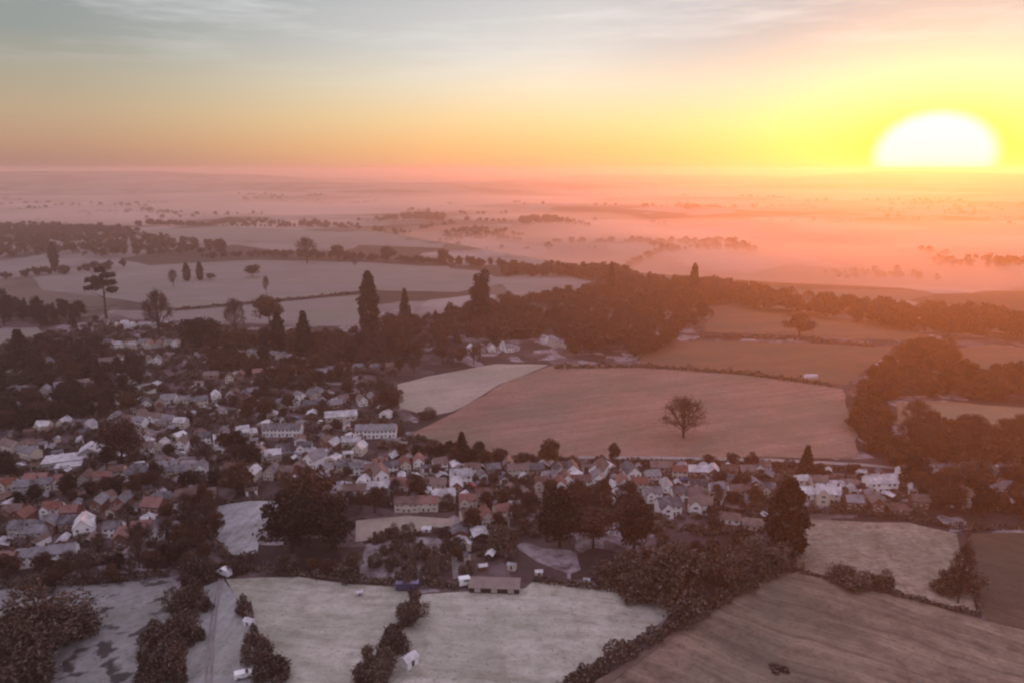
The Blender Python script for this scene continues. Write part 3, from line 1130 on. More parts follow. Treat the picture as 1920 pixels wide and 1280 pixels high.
def make_proto(kind):
    wall, roof = MB(), MB()
    wins, doors, chims = [], [], []     # (mesh, x, y, z, yaw)

    def row(xs, y, zs, yaw, mesh=WIN):
        for z in zs:
            for x in xs:
                wins.append((mesh, x, y, z, yaw))
    extra = []
    if kind == 'detached':
        w, d, e, r = 9.5, 7.5, 5.0, 2.9
        gable_wall(wall, w, d, e, r)
        gable_roof(roof, w, d, e, r)
        row((-3.1, 3.1), -d / 2, (.9, 3.4), 0, WIN_WIDE)
        row((0,), -d / 2, (3.4,), 0)
        row((-2.9, 0, 2.9), d / 2, (3.4,), math.pi)
        doors.append((0, -d / 2, 0))
        chims.append((-w / 2 + .8, 0, e + r - .2))
    elif kind == 'semi':
        w, d, e, r = 14.0, 8.0, 5.1, 3.0
        gable_wall(wall, w, d, e, r)
        hip = False
        gable_roof(roof, w, d, e, r)
        row((-5.2, -2.6, 2.6, 5.2), -d / 2, (3.4,), 0)
        row((-4.9, 4.9), -d / 2, (.9,), 0, WIN_WIDE)
        row((-5, 5), d / 2, (3.4,), math.pi)
        doors += [(-1.5, -d / 2, 0), (1.5, -d / 2, 0)]
        chims += [(-w / 2 + .8, 0, e + r - .2), (0, 0, e + r - .1)]
    elif kind == 'bungalow':
        w, d, e, r = 11.0, 8.0, 2.7, 2.6
        wall.box(-w / 2, w / 2, -d / 2, d / 2, -.6, e)
        hip_roof(roof, w, d, e, r)
        row((-3.6, 3.6), -d / 2, (.9,), 0, WIN_WIDE)
        row((-3, 3), d / 2, (.9,), math.pi)
        doors.append((0, -d / 2, 0))
        chims.append((1.5, .6, e + r - .7))
    elif kind == 'gabled':
        w, d, e, r = 10.5, 7.0, 5.0, 2.8
        gable_wall(wall, w, d, e, r)
        gable_wall(wall, 5.2, 6.0, e - .15, 2.5, 'y', -2.2, -3.0)
        gable_roof(roof, w, d, e, r)
        gable_roof(roof, 5.2, 6.6, e - .15, 2.5, 'y', -2.2, -2.6)
        row((-2.2,), -6.0, (.9, 3.3), 0, WIN_WIDE)
        row((3.6,), -3.5, (.9, 3.4), 0)
        row((-3, 3), 3.5, (3.4,), math.pi)
        doors.append((1.7, -3.5, 0))
        chims.append((w / 2 - .9, 0, e + r - .2))
    elif kind == 'end_on':
        w, d, e, r = 7.2, 11.0, 5.0, 3.3
        gable_wall(wall, w, d, e, r, 'y')
        gable_roof(roof, w, d, e, r, 'y')
        row((-1.9, 1.9), -d / 2, (.9, 3.4), 0)
        doors.append((0, -d / 2, 0))
        row((-3, 0, 3), 0, (), 0)
        chims.append((0, d / 2 - .9, e + r - .1))
    elif kind == 'terrace':
        w, d, e, r = 25.0, 7.6, 5.2, 2.7
        gable_wall(wall, w, d, e, r)
        gable_roof(roof, w, d, e, r)
        for k in range(5):
            x = -10 + k * 5
            row((x - 1.1, x + 1.2), -d / 2, (3.5,), 0)
            row((x + .9,), -d / 2, (.9,), 0)
            doors.append((x - 1.3, -d / 2, 0))
        for k in range(3):
            chims.append((-7.5 + k * 7.5, 0, e + r - .2))
    elif kind == 'long':
        w, d, e, r = 22.0, 9.0, 3.4, 2.8
        gable_wall(wall, w, d, e, r)
        gable_roof(roof, w, d, e, r)
        row((-8, -4.5, 4.5, 8), -d / 2, (1.2,), 0, WIN_WIDE)
        doors.append((0, -d / 2, 0))
    elif kind == 'school':
        wall.box(-16, 16, -7, 7, -.6, 4.0)
        wall.box(-7, 7, -16, -7, -.6, 3.4)
        gable_wall(wall, 12, 12, 5.6, 3.2, 'y', 9, 6)
        roof.box(-16.4, 16.4, -7.4, 7.4, 4.0, 4.35)
        roof.box(-7.4, 7.4, -16.4, -7.41, 3.4, 3.72)
        gable_roof(roof, 12, 13.5, 5.6, 3.2, 'y', 9, 6)
        row((-13.5, -10.5, 10, 13), -7, (1.2,), 0, WIN_WIDE)
        row((-5, -2.2, 2.2, 5), -16, (1.1,), 0, WIN_WIDE)
        doors.append((0, -16, 0))
    return (wall.mesh('wall', [M['wall_white']]), roof.mesh('roof', [M['roof_slate']]), wins, doors, chims)


SIZE = {'detached': 6, 'semi': 7.5, 'bungalow': 6.8, 'gabled': 7, 'end_on': 6.5, 'terrace': 13, 'long': 11.5, 'school': 19}
for k in SIZE:
    PROTO[k] = make_proto(k)
HOUSE_WORD = {'detached': ('house', 'house'), 'semi': ('semi_detached_house', 'semi-detached pair'), 'bungalow': ('bungalow', 'bungalow'),
              'gabled': ('house', 'cross-gabled house'), 'end_on': ('house', 'gable-end house'), 'terrace': ('terrace', 'terrace'),
              'long': ('cottage_row', 'long low house'), 'school': ('school', 'sprawling flat-roofed building')}
WALL_WORD = {'wall_white': 'white', 'wall_cream': 'cream', 'wall_brick': 'brick', 'wall_grey': 'grey'}
ROOF_WORD = {'roof_slate': 'slate-roofed', 'roof_tile': 'red-tiled', 'roof_brown': 'brown-tiled', 'roof_frost': 'frost-roofed'}


def house(kind, p, yaw, wall, roof, label, group=None, scale=1.0):
    wm, rm, wins, doors, chims = PROTO[kind]
    root = bpy.data.objects.new(HOUSE_WORD[kind][0], None)
    SC.collection.objects.link(root)
    root.location = (p.x, p.y, terrain(p.x, p.y) + .25)
    root.rotation_euler = (0, 0, yaw)
    root.scale = (scale,) * 3
    tag(root, label, 'terrace' if kind == 'terrace' else 'bungalow' if kind == 'bungalow' else 'house', group)
    own_mat(link('wall', wm, root), M[wall])
    ro = link('roof', rm, root)
    own_mat(ro, M[roof])
    for x, y, z in chims:
        c = link('chimney', CHIM, ro)
        c.location = (x, y, z)
    for me, x, y, z, a in wins:
        o = link('window', me, root)
        o.location = (x, y, z)
        o.rotation_euler = (0, 0, a)
    for x, y, a in doors:
        o = link('door', DOOR, root)
        o.location = (x, y, 0)
    HOUSES.append((p.x, p.y, SIZE[kind] * scale))
    return root


def street(px, n, phrase, kinds=('detached', 'semi', 'gabled'), walls=('wall_white', 'wall_cream', 'wall_brick'),
           roofs=('roof_slate', 'roof_tile', 'roof_tile'), seed=0, yaw_j=.14, scale=.61):
    n = int(n * 1.85 + .5)
    """houses set along a line on the ground, every one with its own walls, roof and turn"""
    rg = random.Random(seed)
    pts = [G(*p) for p in px]
    seg = [(a, b, (b - a).length) for a, b in zip(pts, pts[1:])]
    L = sum(s[2] for s in seg)
    made = []
    for i in range(n):
        s = L * (i + .5 + rg.uniform(-.22, .22)) / n
        for a, b, l in seg:
            if s <= l:
                break
            s -= l
        p = a.lerp(b, min(1, s / l))
        d = b - a
        yaw = math.atan2(d.y, d.x)
        if abs(yaw) > math.pi / 2:
            yaw += math.pi
        off = rg.uniform(-4, 4)
        p = p + Vector((-math.sin(yaw), math.cos(yaw), 0)) * off
        k = rg.choice(kinds)
        if any((p.x - x) ** 2 + (p.y - y) ** 2 < (.72 * (SIZE[k] * scale + r)) ** 2 for x, y, r in HOUSES):
            k = 'end_on'
            if any((p.x - x) ** 2 + (p.y - y) ** 2 < (.72 * (SIZE[k] * scale + r)) ** 2 for x, y, r in HOUSES):
                continue
        made.append((p, yaw + rg.uniform(-yaw_j, yaw_j), k, rg.choice(walls), rg.choice(roofs)))
        HOUSES.append((p.x, p.y, SIZE[k] * scale))
    made.sort(key=lambda m: m[0].x / m[0].y)
    for i, (p, yaw, k, w, r) in enumerate(made):
        HOUSES.remove((p.x, p.y, SIZE[k] * scale))
        o = f'{ORD[i]} from the left' if 0 < i < len(made) - 1 else 'leftmost' if i == 0 else 'rightmost'
        if len(made) == 1:
            o = 'standing alone'
        house(k, p, yaw, w, r, f'{WALL_WORD[w]} {ROOF_WORD[r]} {HOUSE_WORD[k][1]}, {o} {phrase}', f'houses {phrase}', scale)


def one(kind, px, base, yaw, wall, roof, label, scale=1.0):
    scale *= .78
    p = G(px, base)
    return house(kind, p, yaw, wall, roof, label, None, scale)


WH, CR, BR, GY = 'wall_white', 'wall_cream', 'wall_brick', 'wall_grey'
SL, TI, BN, FR = 'roof_slate', 'roof_tile', 'roof_brown', 'roof_frost'
# buildings that stand out
one('terrace', 706, 818, .06, WH, SL, 'bright white terrace at the corner of the large pink field', .95)
one('terrace', 531, 815, .02, WH, SL, 'white terrace with dark windows in the middle of the estate', .9)
one('long', 640, 786, .22, CR, FR, 'long pale-roofed building above the bright white terrace', .9)
one('school', 138, 868, .35, GY, FR, 'sprawling pale flat-roofed building at the edge of the old village', .85)
one('terrace', 92, 1052, .28, WH, SL, 'long white half-timbered terrace above the hedgerow', .85)
one('end_on', 714, 902, .3, WH, BN, 'white gable-end house facing the dark evergreens')
one('gabled', 864, 906, .2, WH, FR, 'brightest white gabled house in the central street')
one('end_on', 592, 872, -.5, WH, SL, 'white gable-end house below the estate terrace')
one('gabled', 1252, 962, .15, WH, SL, 'white gabled house above the big thicket')
one('gabled', 1312, 958, -.2, WH, BN, 'second white gabled house above the big thicket')
one('semi', 1648, 918, .05, WH, FR, 'brilliant white pair of houses near the wooded corner')
one('bungalow', 1508, 930, .1, WH, FR, 'white bungalow right of the columnar tree')
one('gabled', 1550, 938, -.3, CR, FR, 'cream gabled house beside the white bungalow')
one('long', 1520, 708, .02, WH, FR, 'small white farm building on the hedge above the large field', .42)
one('end_on', 160, 1000, .4, WH, FR, 'white gable-end house above the half-timbered terrace')
one('gabled', 8, 1068, .1, BR, TI, 'red-brick gabled house at the edge beside the rough pasture')
one('detached', 292, 962, -.2, BR, TI, 'red-roofed house with a steep salmon gable in the old village')
one('end_on', 1182, 898, .2, WH, SL, 'white gable-end house on the green beside the lane')
one('end_on', 1122, 892, -.4, WH, BN, 'white gable-end house near the narrow brown tree')
one('detached', 318, 760, .1, WH, SL, 'white house below the small pale lawn')
one('detached', 736, 612, .1, WH, SL, 'white house by the tall columnar conifer', .8)
one('detached', 754, 644, .3, CR, FR, 'pale house in the wood below the columnar conifer', .8)

MIXD = ('detached', 'semi', 'gabled', 'end_on')
street([(190, 612), (345, 618)], 5, 'below the flat-topped cedar', walls=(WH, CR, GY), roofs=(FR, SL), seed=1)
street([(190, 652), (350, 650)], 6, 'in the upper village row', MIXD, (WH, CR, GY), (SL, FR, BN), 2)
street([(60, 690), (335, 676)], 9, 'below the upper village row', MIXD, (WH, CR, BR, GY), (SL, BN), 3)
street([(390, 662), (560, 676)], 5, 'under the dark upper trees', MIXD, (BR, CR), (BN, SL), 4)
street([(30, 742), (240, 722)], 7, 'beside the small pale lawn', MIXD, (GY, CR, BR), (SL, BN), 5)
street([(265, 768), (480, 745)], 8, 'along the upper village street', MIXD, (WH, CR, BR), (SL, BN, FR), 6)
street([(520, 762), (605, 742)], 5, 'in the bright upper cluster', ('end_on', 'gabled', 'detached'), (WH, WH, CR), (SL, FR), 7)
street([(390, 715), (570, 700)], 6, 'among brown roofs under the conifers', MIXD, (BR, CR), (BN, TI), 8)
street([(600, 706), (740, 692)], 5, 'along the dark wood edge', MIXD, (BR, GY), (BN, SL), 9)
street([(80, 806), (198, 804)], 6, 'in the gabled estate row', ('gabled', 'end_on'), (WH, CR), (SL, FR), 10, .1)
street([(210, 792), (370, 796)], 6, 'left of the estate terrace', MIXD, (WH, CR, GY), (SL, FR, BN), 11)
street([(378, 832), (470, 818)], 5, 'in the white cluster left of the terrace', ('end_on', 'gabled', 'detached'), (WH, WH, CR), (SL, FR), 12)
street([(575, 770), (705, 752)], 4, 'behind the long pale-roofed building', MIXD, (CR, WH, BR), (SL, BN), 13)
street([(10, 845), (80, 858)], 3, 'left of the flat-roofed building', MIXD, (GY, CR), (SL, BN), 14)
street([(225, 846), (360, 842)], 5, 'along the village street', MIXD, (WH, CR, BR), (SL, BN, FR), 15)
street([(480, 858), (575, 850)], 4, 'below the estate terrace', MIXD, (WH, CR, GY), (FR, SL), 16)
street([(605, 838), (690, 845)], 3, 'below the bright white terrace', MIXD, (CR, BR), (BN, FR), 17)
street([(10, 920), (200, 905)], 7, 'on the far side of the old village', MIXD, (BR, CR, GY), (SL, BN, TI), 18)
street([(210, 898), (410, 886)], 8, 'through the old village centre', MIXD, (WH, CR, BR), (SL, BN, TI), 19)
street([(430, 892), (560, 898)], 5, 'above the small frosted paddock', MIXD, (CR, BR, WH), (BN, FR, SL), 20)
street([(20, 972), (230, 958)], 8, 'in the red-roofed row of the old village', MIXD, (BR, BR, WH), (TI, BN, SL), 21)
street([(300, 940), (405, 930)], 4, 'left of the small frosted paddock', MIXD, (CR, WH, BR), (SL, BN), 22)
street([(200, 1012), (330, 998)], 5, 'above the dark hedgerow', MIXD, (BR, WH, CR), (TI, SL), 23)
street([(30, 1008), (130, 1000)], 3, 'behind the half-timbered terrace', MIXD, (GY, BR), (SL,), 24)
street([(640, 890), (830, 876)], 8, 'under the foot of the large field', MIXD, (WH, CR, BR), (BN, TI, SL), 25)
street([(660, 925), (860, 918)], 8, 'behind the big dark evergreens', MIXD, (CR, BR, WH), (BN, TI, FR), 26)
street([(880, 892), (1010, 884)], 6, 'in the central street row', MIXD, (WH, CR, BR), (SL, BN), 27)
street([(760, 948), (930, 942)], 6, 'above the small frosted lawn', MIXD, (BR, CR), (TI, BN, FR), 28)
street([(1010, 912), (1230, 908)], 8, 'above the two dark yews', MIXD, (WH, CR, WH), (SL, BN, TI), 29)
street([(1040, 890), (1110, 884)], 3, 'near the upright brown tree', ('end_on', 'gabled'), (WH, BR), (BN, SL), 30)
street([(1200, 888), (1440, 892)], 8, 'on the lane beside the large field', MIXD, (WH, CR, BR), (BN, TI, FR), 31)
street([(1215, 930), (1440, 926)], 8, 'behind the white gabled houses', MIXD, (WH, CR, BR), (BN, SL, FR), 32)
street([(1360, 978), (1450, 988)], 3, 'in the low row left of the columnar tree', ('bungalow',), (WH, CR), (FR, BN), 33, scale=.62)
street([(1500, 905), (1620, 910)], 4, 'between the lane and the tussocky field', ('bungalow', 'detached'), (CR, WH), (BN, FR), 34)
street([(1560, 945), (1760, 958)], 5, 'above the hedge of the tussocky field', ('bungalow', 'detached'), (CR, BR), (BN, SL), 35)
street([(1700, 900), (1900, 892)], 6, 'among the trees of the wooded corner', MIXD, (WH, CR, BR), (BN, SL), 36)
street([(1760, 938), (1920, 930)], 5, 'under the wooded corner', MIXD, (CR, WH, BR), (SL, BN), 37)
street([(876, 660), (970, 656)], 5, 'in the white group inside the wood', ('detached', 'gabled', 'end_on'), (WH, WH), (SL, FR), 38, scale=.62)
street([(1022, 640), (1062, 652)], 3, 'in the pale group at the wood edge', ('detached', 'end_on'), (WH, CR), (FR, SL), 39, scale=.62)
street([(880, 985), (960, 968)], 4, 'down the side street', MIXD, (CR, BR), (BN, TI), 40)

# ------------------------------------------------------------------ groves
BB = ('broad', 'bare')
grove([(705, 620), (860, 590), (1050, 560), (1060, 640), (930, 640), (760, 672), (700, 690)], 24, (11, 19), ('broad', 'bare', 'yew', 'broad'), 'in the wood behind the village', 101)
grove([(770, 660), (900, 664), (925, 690), (790, 700), (740, 712)], 12, (8, 13), BB, 'on the bank above the curved field', 102)
grove([(1060, 560), (1200, 540), (1320, 560), (1330, 600), (1230, 668), (1080, 682), (1050, 650)], 26, (11, 18), ('broad', 'bare', 'broad', 'yew'), 'in the big wood below the ridge', 103)
grove([(1170, 535), (1330, 545), (1500, 572), (1700, 598), (1940, 612), (1940, 640), (1780, 636), (1500, 592), (1310, 566)], 36, (12, 19), BB, 'in the ridge belt', 104, .36)
grove([(1600, 850), (1585, 790), (1620, 720), (1690, 660), (1780, 648), (1780, 690), (1700, 720), (1668, 760), (1660, 830)], 22, (8, 13), ('broad', 'yew', 'broad'), 'in the diagonal wood', 105)
grove([(1700, 742), (1790, 700), (1940, 720), (1940, 760), (1800, 746)], 14, (9, 15), ('yew', 'broad'), 'beyond the pale strip of pasture', 106)
grove([(1640, 862), (1740, 815), (1940, 815), (1940, 880), (1720, 880)], 14, (9, 15), BB, 'above the wooded corner', 107)
grove([(1690, 905), (1940, 895), (1940, 985), (1760, 975)], 12, (9, 14), ('broad', 'yew', 'bare'), 'in the wooded corner', 108)
grove([(20, 615), (30, 590), (145, 588), (160, 612)], 12, (12, 18), ('yew', 'yew', 'conifer'), 'in the black copse left of the cedar', 109)
grove([(390, 650), (560, 650), (680, 640), (720, 700), (560, 690), (400, 690)], 20, (9, 15), ('broad', 'yew', 'bare'), 'among the upper houses', 110)
grove([(0, 670), (150, 655), (260, 690), (180, 760), (0, 755)], 18, (9, 16), ('yew', 'broad', 'conifer'), 'in the dark upper gardens', 111)
grove([(170, 735), (300, 752), (290, 775), (190, 790), (30, 830), (0, 790)], 16, (9, 14), ('yew', 'broad'), 'around the estate edge', 112)
grove([(420, 760), (520, 700), (740, 715), (720, 750), (600, 790), (440, 800)], 18, (7, 12), BB, 'around the bright cluster', 113)
grove([(0, 880), (470, 835), (500, 900), (400, 930), (0, 1000)], 26, (6, 12), ('broad', 'yew', 'bare'), 'in the old village gardens', 114)
grove([(240, 1000), (400, 930), (410, 1010), (380, 1040), (250, 1050)], 14, (7, 12), ('broad', 'bare'), 'beside the small frosted paddock', 115)
grove([(720, 870), (850, 845), (960, 868), (1000, 880), (800, 880)], 14, (6, 9), ('yew', 'broad'), 'at the foot of the large field', 116)
grove([(640, 940), (900, 930), (1000, 950), (960, 1000), (880, 1000), (860, 968), (680, 965)], 16, (6, 11), BB, 'around the small frosted lawn', 117)
grove([(1010, 930), (1440, 920), (1440, 960), (1060, 960)], 16, (5, 9), BB, 'in the gardens behind the yews', 118)
grove([(-10, 1060), (180, 1075), (330, 1040), (400, 1055), (390, 1085), (150, 1098), (-10, 1092)], 16, (6, 10), ('broad', 'yew', 'bare'), 'in the dark hedgerow of the pasture', 119)
grove([(430, 1070), (640, 1060), (860, 1030), (880, 1080), (760, 1096), (560, 1082)], 18, (5, 8), ('bush', 'broad', 'bush'), 'in the belt above the paddock', 120)
grove([(700, 1010), (840, 992), (850, 1025), (720, 1050)], 9, (4, 6), ('bush',), 'below the small frosted lawn', 121)
grove([(1120, 1060), (1240, 1035), (1400, 1040), (1330, 1075)], 7, (5, 8), ('bush', 'broad'), 'behind the biggest thicket', 122)
grove([(290, 1280), (330, 1130), (380, 1090), (395, 1130), (345, 1290)], 10, (4, 6.5), ('bush',), 'along the farm track', 123)

# ------------------------------------------------------------------ hedges
hedge([(1490, 1058), (1400, 1100), (1280, 1168), (1160, 1236), (1045, 1300)], 4.2, 6.0, 55, 'thick diagonal hedge between the meadow and the striped field', seed=1)
hedge([(778, 1112), (770, 1150), (720, 1215), (680, 1290)], 2.8, 3.6, 40, 'ragged hedge between the two pale paddocks', seed=2)
hedge([(455, 1120), (475, 1180), (510, 1250), (535, 1330)], 1.8, 2.2, 24, 'thin broken hedge beside the farm track', seed=3)
hedge([(0, 1100), (150, 1094), (320, 1078)], 3.0, 4.0, 30, 'dark hedge at the head of the rough pasture', seed=4)
hedge([(410, 1062), (560, 1078), (700, 1092), (860, 1100)], 2.6, 3.5, 30, 'hedge at the head of the pale paddock', seed=5)
hedge([(1000, 1088), (1120, 1104), (1260, 1120)], 1.8, 2.4, 24, 'low hedge at the head of the wide meadow', seed=6)
hedge([(1490, 958), (1600, 962), (1720, 976), (1800, 992), (1960, 990)], 2.6, 3.4, 22, 'dark hedge above the tussocky field', seed=7)
hedge([(1500, 1072), (1600, 1096), (1720, 1124), (1840, 1155)], 1.4, 2.6, 24, 'low hedge below the tussocky field', seed=8)
hedge([(1815, 1000), (1820, 1070), (1838, 1150)], 1.2, 1.6, 16, 'thin hedge beside the dark field', seed=9)
hedge([(1040, 690), (1200, 688), (1400, 702), (1560, 724)], 3.0, 5.0, 12, 'hedge along the top of the large pink field', size=.5, seed=10)
hedge([(1310, 632), (1480, 636), (1640, 650)], 3.0, 6.0, 9, 'hedge between the two hazy fields', size=.6, seed=11)
hedge([(780, 820), (860, 852), (960, 862), (1080, 862)], 2.4, 3.0, 14, 'dark hedge at the foot of the large pink field', size=.4, seed=12)
hedge([(1180, 868), (1420, 872), (1640, 884)], 2.0, 2.6, 12, 'hedge along the near side of the frosty lane', size=.4, seed=13)
hedge([(400, 948), (470, 936), (525, 936)], 2.0, 2.4, 14, 'hedge above the small frosted paddock', size=.35, seed=14)
hedge([(395, 960), (398, 1010), (420, 1045), (480, 1048)], 2.6, 3.4, 20, 'brown hedge round the lower side of the small paddock', size=.35, seed=15)
hedge([(330, 582), (480, 570), (690, 548)], 2.6, 5.0, 6, 'hedge between the two frosted fields', size=.7, seed=16)
hedge([(690, 1015), (780, 1004), (850, 990)], 2.0, 3.5, 18, 'frosted hedge below the small lawn', size=.35, seed=17)


# ------------------------------------------------------------------ far woods read as one mass, and garden shrubbery
def mass(name, spots, label, mat, sub0=5, seed=0, base_n=2300):
    """far-off wood or garden shrubbery: crowns joined into one body"""
    rs = np.random.RandomState(seed)
    Vs, Qs, off = [], [], 0
    for kind, x, y, w, h in spots:
        V, Q = KIND[kind][rs.randint(len(KIND[kind]))][2]
        nat = KIND[kind][0][3]
        n = len(Q)
        sub = n / (base_n / sub0)
        keep = rs.choice(n, int(n / sub), replace=False)
        q = V.reshape(n, 4, 3)[keep]
        c = q.mean(1, keepdims=True)
        q = c + (q - c) * math.sqrt(sub) * .9
        th = rs.uniform(0, 6.28)
        ca, sa = math.cos(th), math.sin(th)
        s = w / nat
        X = (q[..., 0] * ca - q[..., 1] * sa) * s + x
        Y = (q[..., 0] * sa + q[..., 1] * ca) * s + y
        Z = q[..., 2] * h + terrain(x, y)
        Vs.append(np.stack([X, Y, Z], -1).reshape(-1, 3))
        m = len(keep)
        Qs.append(np.arange(m * 4).reshape(-1, 4) + off)
        off += m * 4
    me = mesh_np(name, np.concatenate(Vs), np.concatenate(Qs), [M[mat]])
    return tag(link(name, me), label, kind='stuff')


def belt(px, n, depth, hr, seed, kinds=('broad', 'yew')):
    rg = random.Random(seed)
    pts = [G(*p) for p in px]
    L = [(b - a).length for a, b in zip(pts, pts[1:])]
    out = []
    for _ in range(n):
        s = rg.uniform(0, sum(L))
        for (a, b), l in zip(zip(pts, pts[1:]), L):
            if s <= l:
                break
            s -= l
        p = a.lerp(b, min(1, s / l))
        x, y = p.x + rg.uniform(-3, 3), p.y + rg.uniform(-depth / 2, depth / 2)
        h = rg.uniform(*hr) * (.75 + .35 * math.sin(p.x * .013 + seed) ** 2)
        out.append((rg.choice(kinds), x, y, h * rg.uniform(.75, 1.0), h))
    return out


def fill(poly, n, hr, seed, kinds=('broad', 'bare', 'broad', 'yew', 'bare')):
    rg = random.Random(seed)
    pl = [(p.x, p.y) for p in (G(*q) for q in poly)]
    x0, x1, y0, y1 = min(p[0] for p in pl), max(p[0] for p in pl), min(p[1] for p in pl), max(p[1] for p in pl)
    out, t = [], 0
    while len(out) < n and t < n * 15:
        t += 1
        x, y = rg.uniform(x0, x1), rg.uniform(y0, y1)
        if inside(pl, x, y) and not any((x - a) ** 2 + (y - b) ** 2 < (r + 2) ** 2 for a, b, r in HOUSES):
            h = rg.uniform(*hr)
            out.append((rg.choice(kinds), x, y, h * rg.uniform(.75, 1.05), h))
    return out


mass('woodland', fill([(1170, 528), (1330, 540), (1500, 568), (1700, 592), (1960, 604), (1960, 640), (1780, 634), (1500, 592), (1310, 570)], 330, (10, 16), 51), 'dense wood along the ridge', 'leaf_brown', 6, 51)
mass('woodland', fill([(1060, 560), (1200, 535), (1330, 560), (1330, 605), (1230, 668), (1080, 680), (1050, 650)], 300, (9, 15), 52), 'dense wood below the ridge', 'leaf_brown', 6, 52)
mass('woodland', fill([(700, 622), (860, 592), (1050, 558), (1070, 630), (1000, 640), (860, 650), (760, 680), (700, 700)], 230, (8, 14), 53), 'dense wood behind the village', 'leaf_brown', 6, 53)
mass('woodland', fill([(1605, 855), (1585, 790), (1620, 720), (1690, 660), (1780, 648), (1790, 690), (1700, 722), (1668, 760), (1665, 850)], 170, (6, 10), 54), 'dense diagonal wood beside the large pink field', 'leaf_brown', 5, 54)
mass('woodland', fill([(1690, 742), (1790, 702), (1960, 722), (1960, 762), (1800, 748)], 90, (7, 12), 55), 'dark wood beyond the pale strip of pasture', 'leaf_brown', 5, 55)
mass('woodland', fill([(1650, 865), (1740, 812), (1960, 815), (1960, 960), (1760, 965), (1700, 905)], 130, (5, 10), 56), 'dense garden trees of the wooded corner', 'leaf_brown', 5, 56)
mass('woodland', fill([(385, 645), (560, 640), (690, 628), (740, 700), (560, 735), (390, 700)], 150, (6, 11), 57), 'dense trees among the upper houses', 'leaf_brown', 6, 57)
mass('woodland', fill([(-40, 665), (150, 640), (280, 690), (250, 745), (180, 790), (-40, 830)], 170, (6, 11), 58), 'dark garden trees at the village edge', 'leaf_dark', 6, 58)
mass('woodland', fill([(-60, 430), (80, 425), (240, 446), (420, 462), (420, 480), (240, 484), (-60, 492)], 420, (9, 16), 59), 'hazy dark wood beyond the long frosted field', 'leaf_brown', 10, 59)
mass('woodland', belt([(380, 484), (480, 480), (620, 486), (760, 490), (900, 500), (1000, 508)], 150, 26, (7, 12), 2), 'tree-grown hedgerow behind the long frosted field', 'leaf_brown', 8, 2)
mass('woodland', belt([(940, 512), (1060, 512), (1180, 528)], 110, 70, (10, 16), 3), 'belt of wood where the ridge begins', 'leaf_brown', 8, 3)
mass('woodland', belt([(30, 520), (120, 512), (220, 505)], 40, 50, (8, 13), 4), 'scattered hazy trees in the upper park', 'leaf_brown', 8, 4)
mass('woodland', belt([(270, 424), (430, 418), (560, 424), (680, 430)], 130, 90, (11, 18), 5), 'hazy wood beyond the misty field', 'leaf_brown', 10, 5)
mass('woodland', belt([(0, 440), (120, 436), (260, 438)], 90, 60, (11, 18), 6), 'hazy wood at the far left', 'leaf_brown', 10, 6)
mass('woodland', belt([(150, 400), (280, 398), (330, 402)], 70, 120, (11, 18), 7), 'far thin line of trees in the mist', 'leaf_brown', 10, 7)
mass('woodland', belt([(715, 414), (780, 410), (835, 414)], 70, 110, (14, 24), 8), 'wooded knoll rising out of the mist', 'leaf_brown', 10, 8)
mass('woodland', belt([(830, 446), (900, 440), (980, 446)], 90, 200, (10, 16), 9), 'misty copse in the valley', 'leaf_brown', 10, 9)
mass('woodland', belt([(970, 420), (1030, 416), (1100, 424)], 70, 160, (14, 22), 10), 'small knoll of trees in the mist', 'leaf_brown', 10, 10)
mass('woodland', belt([(1220, 466), (1320, 462), (1400, 468)], 80, 160, (12, 18), 11), 'faint copse in the valley mist', 'leaf_brown', 10, 11)
mass('woodland', belt([(1560, 520), (1640, 516), (1730, 522)], 40, 90, (9, 14), 12), 'faint trees in the mist behind the ridge', 'leaf_brown', 10, 12)
mass('woodland', belt([(1750, 500), (1850, 496), (1960, 500)], 60, 120, (10, 16), 13), 'faint trees in the mist at the far right', 'leaf_brown', 10, 13)


def hedgerows(n, seed):
    rg = random.Random(seed)
    out = []
    while n:
        y = rg.uniform(1250, 4300)
        x = rg.uniform(-.75, .75) * y
        if y < ridge_y(x) + 260:
            continue
        n -= 1
        a = rg.choice((.1, .2, -.15, 1.2, -1.0, .05)) + rg.uniform(-.15, .15)
        L = rg.uniform(120, 420)
        for _ in range(int(L / rg.choice((9, 14, 22)))):
            s_ = rg.uniform(-L / 2, L / 2)
            h = rg.uniform(4, 8) if rg.random() < .6 else rg.uniform(9, 17)
            out.append((rg.choice(('broad', 'yew', 'broad')), x + math.cos(a) * s_ + rg.uniform(-4, 4), y + math.sin(a) * s_ + rg.uniform(-4, 4), h * rg.uniform(.8, 1.3), h))
    return out


mass('woodland', hedgerows(80, 4), 'faint hedgerows and copses scattered through the misty valley', 'leaf_brown', 14, 31)


def garden_spots(poly, n, hr, seed):
    rg = random.Random(seed)
    W = [G(*p) for p in poly]
    pl = [(p.x, p.y) for p in W]
    x0, x1, y0, y1 = min(p[0] for p in pl), max(p[0] for p in pl), min(p[1] for p in pl), max(p[1] for p in pl)
    out, t = [], 0
    while len(out) < n and t < n * 12:
        t += 1
        x, y = rg.uniform(x0, x1), rg.uniform(y0, y1)
        if inside(pl, x, y) and not any((x - a) ** 2 + (y - b) ** 2 < (r * .8) ** 2 for a, b, r in HOUSES):
            h = rg.uniform(*hr)
            out.append(('bush', x, y, h * rg.uniform(.9, 1.8), h))
    return out


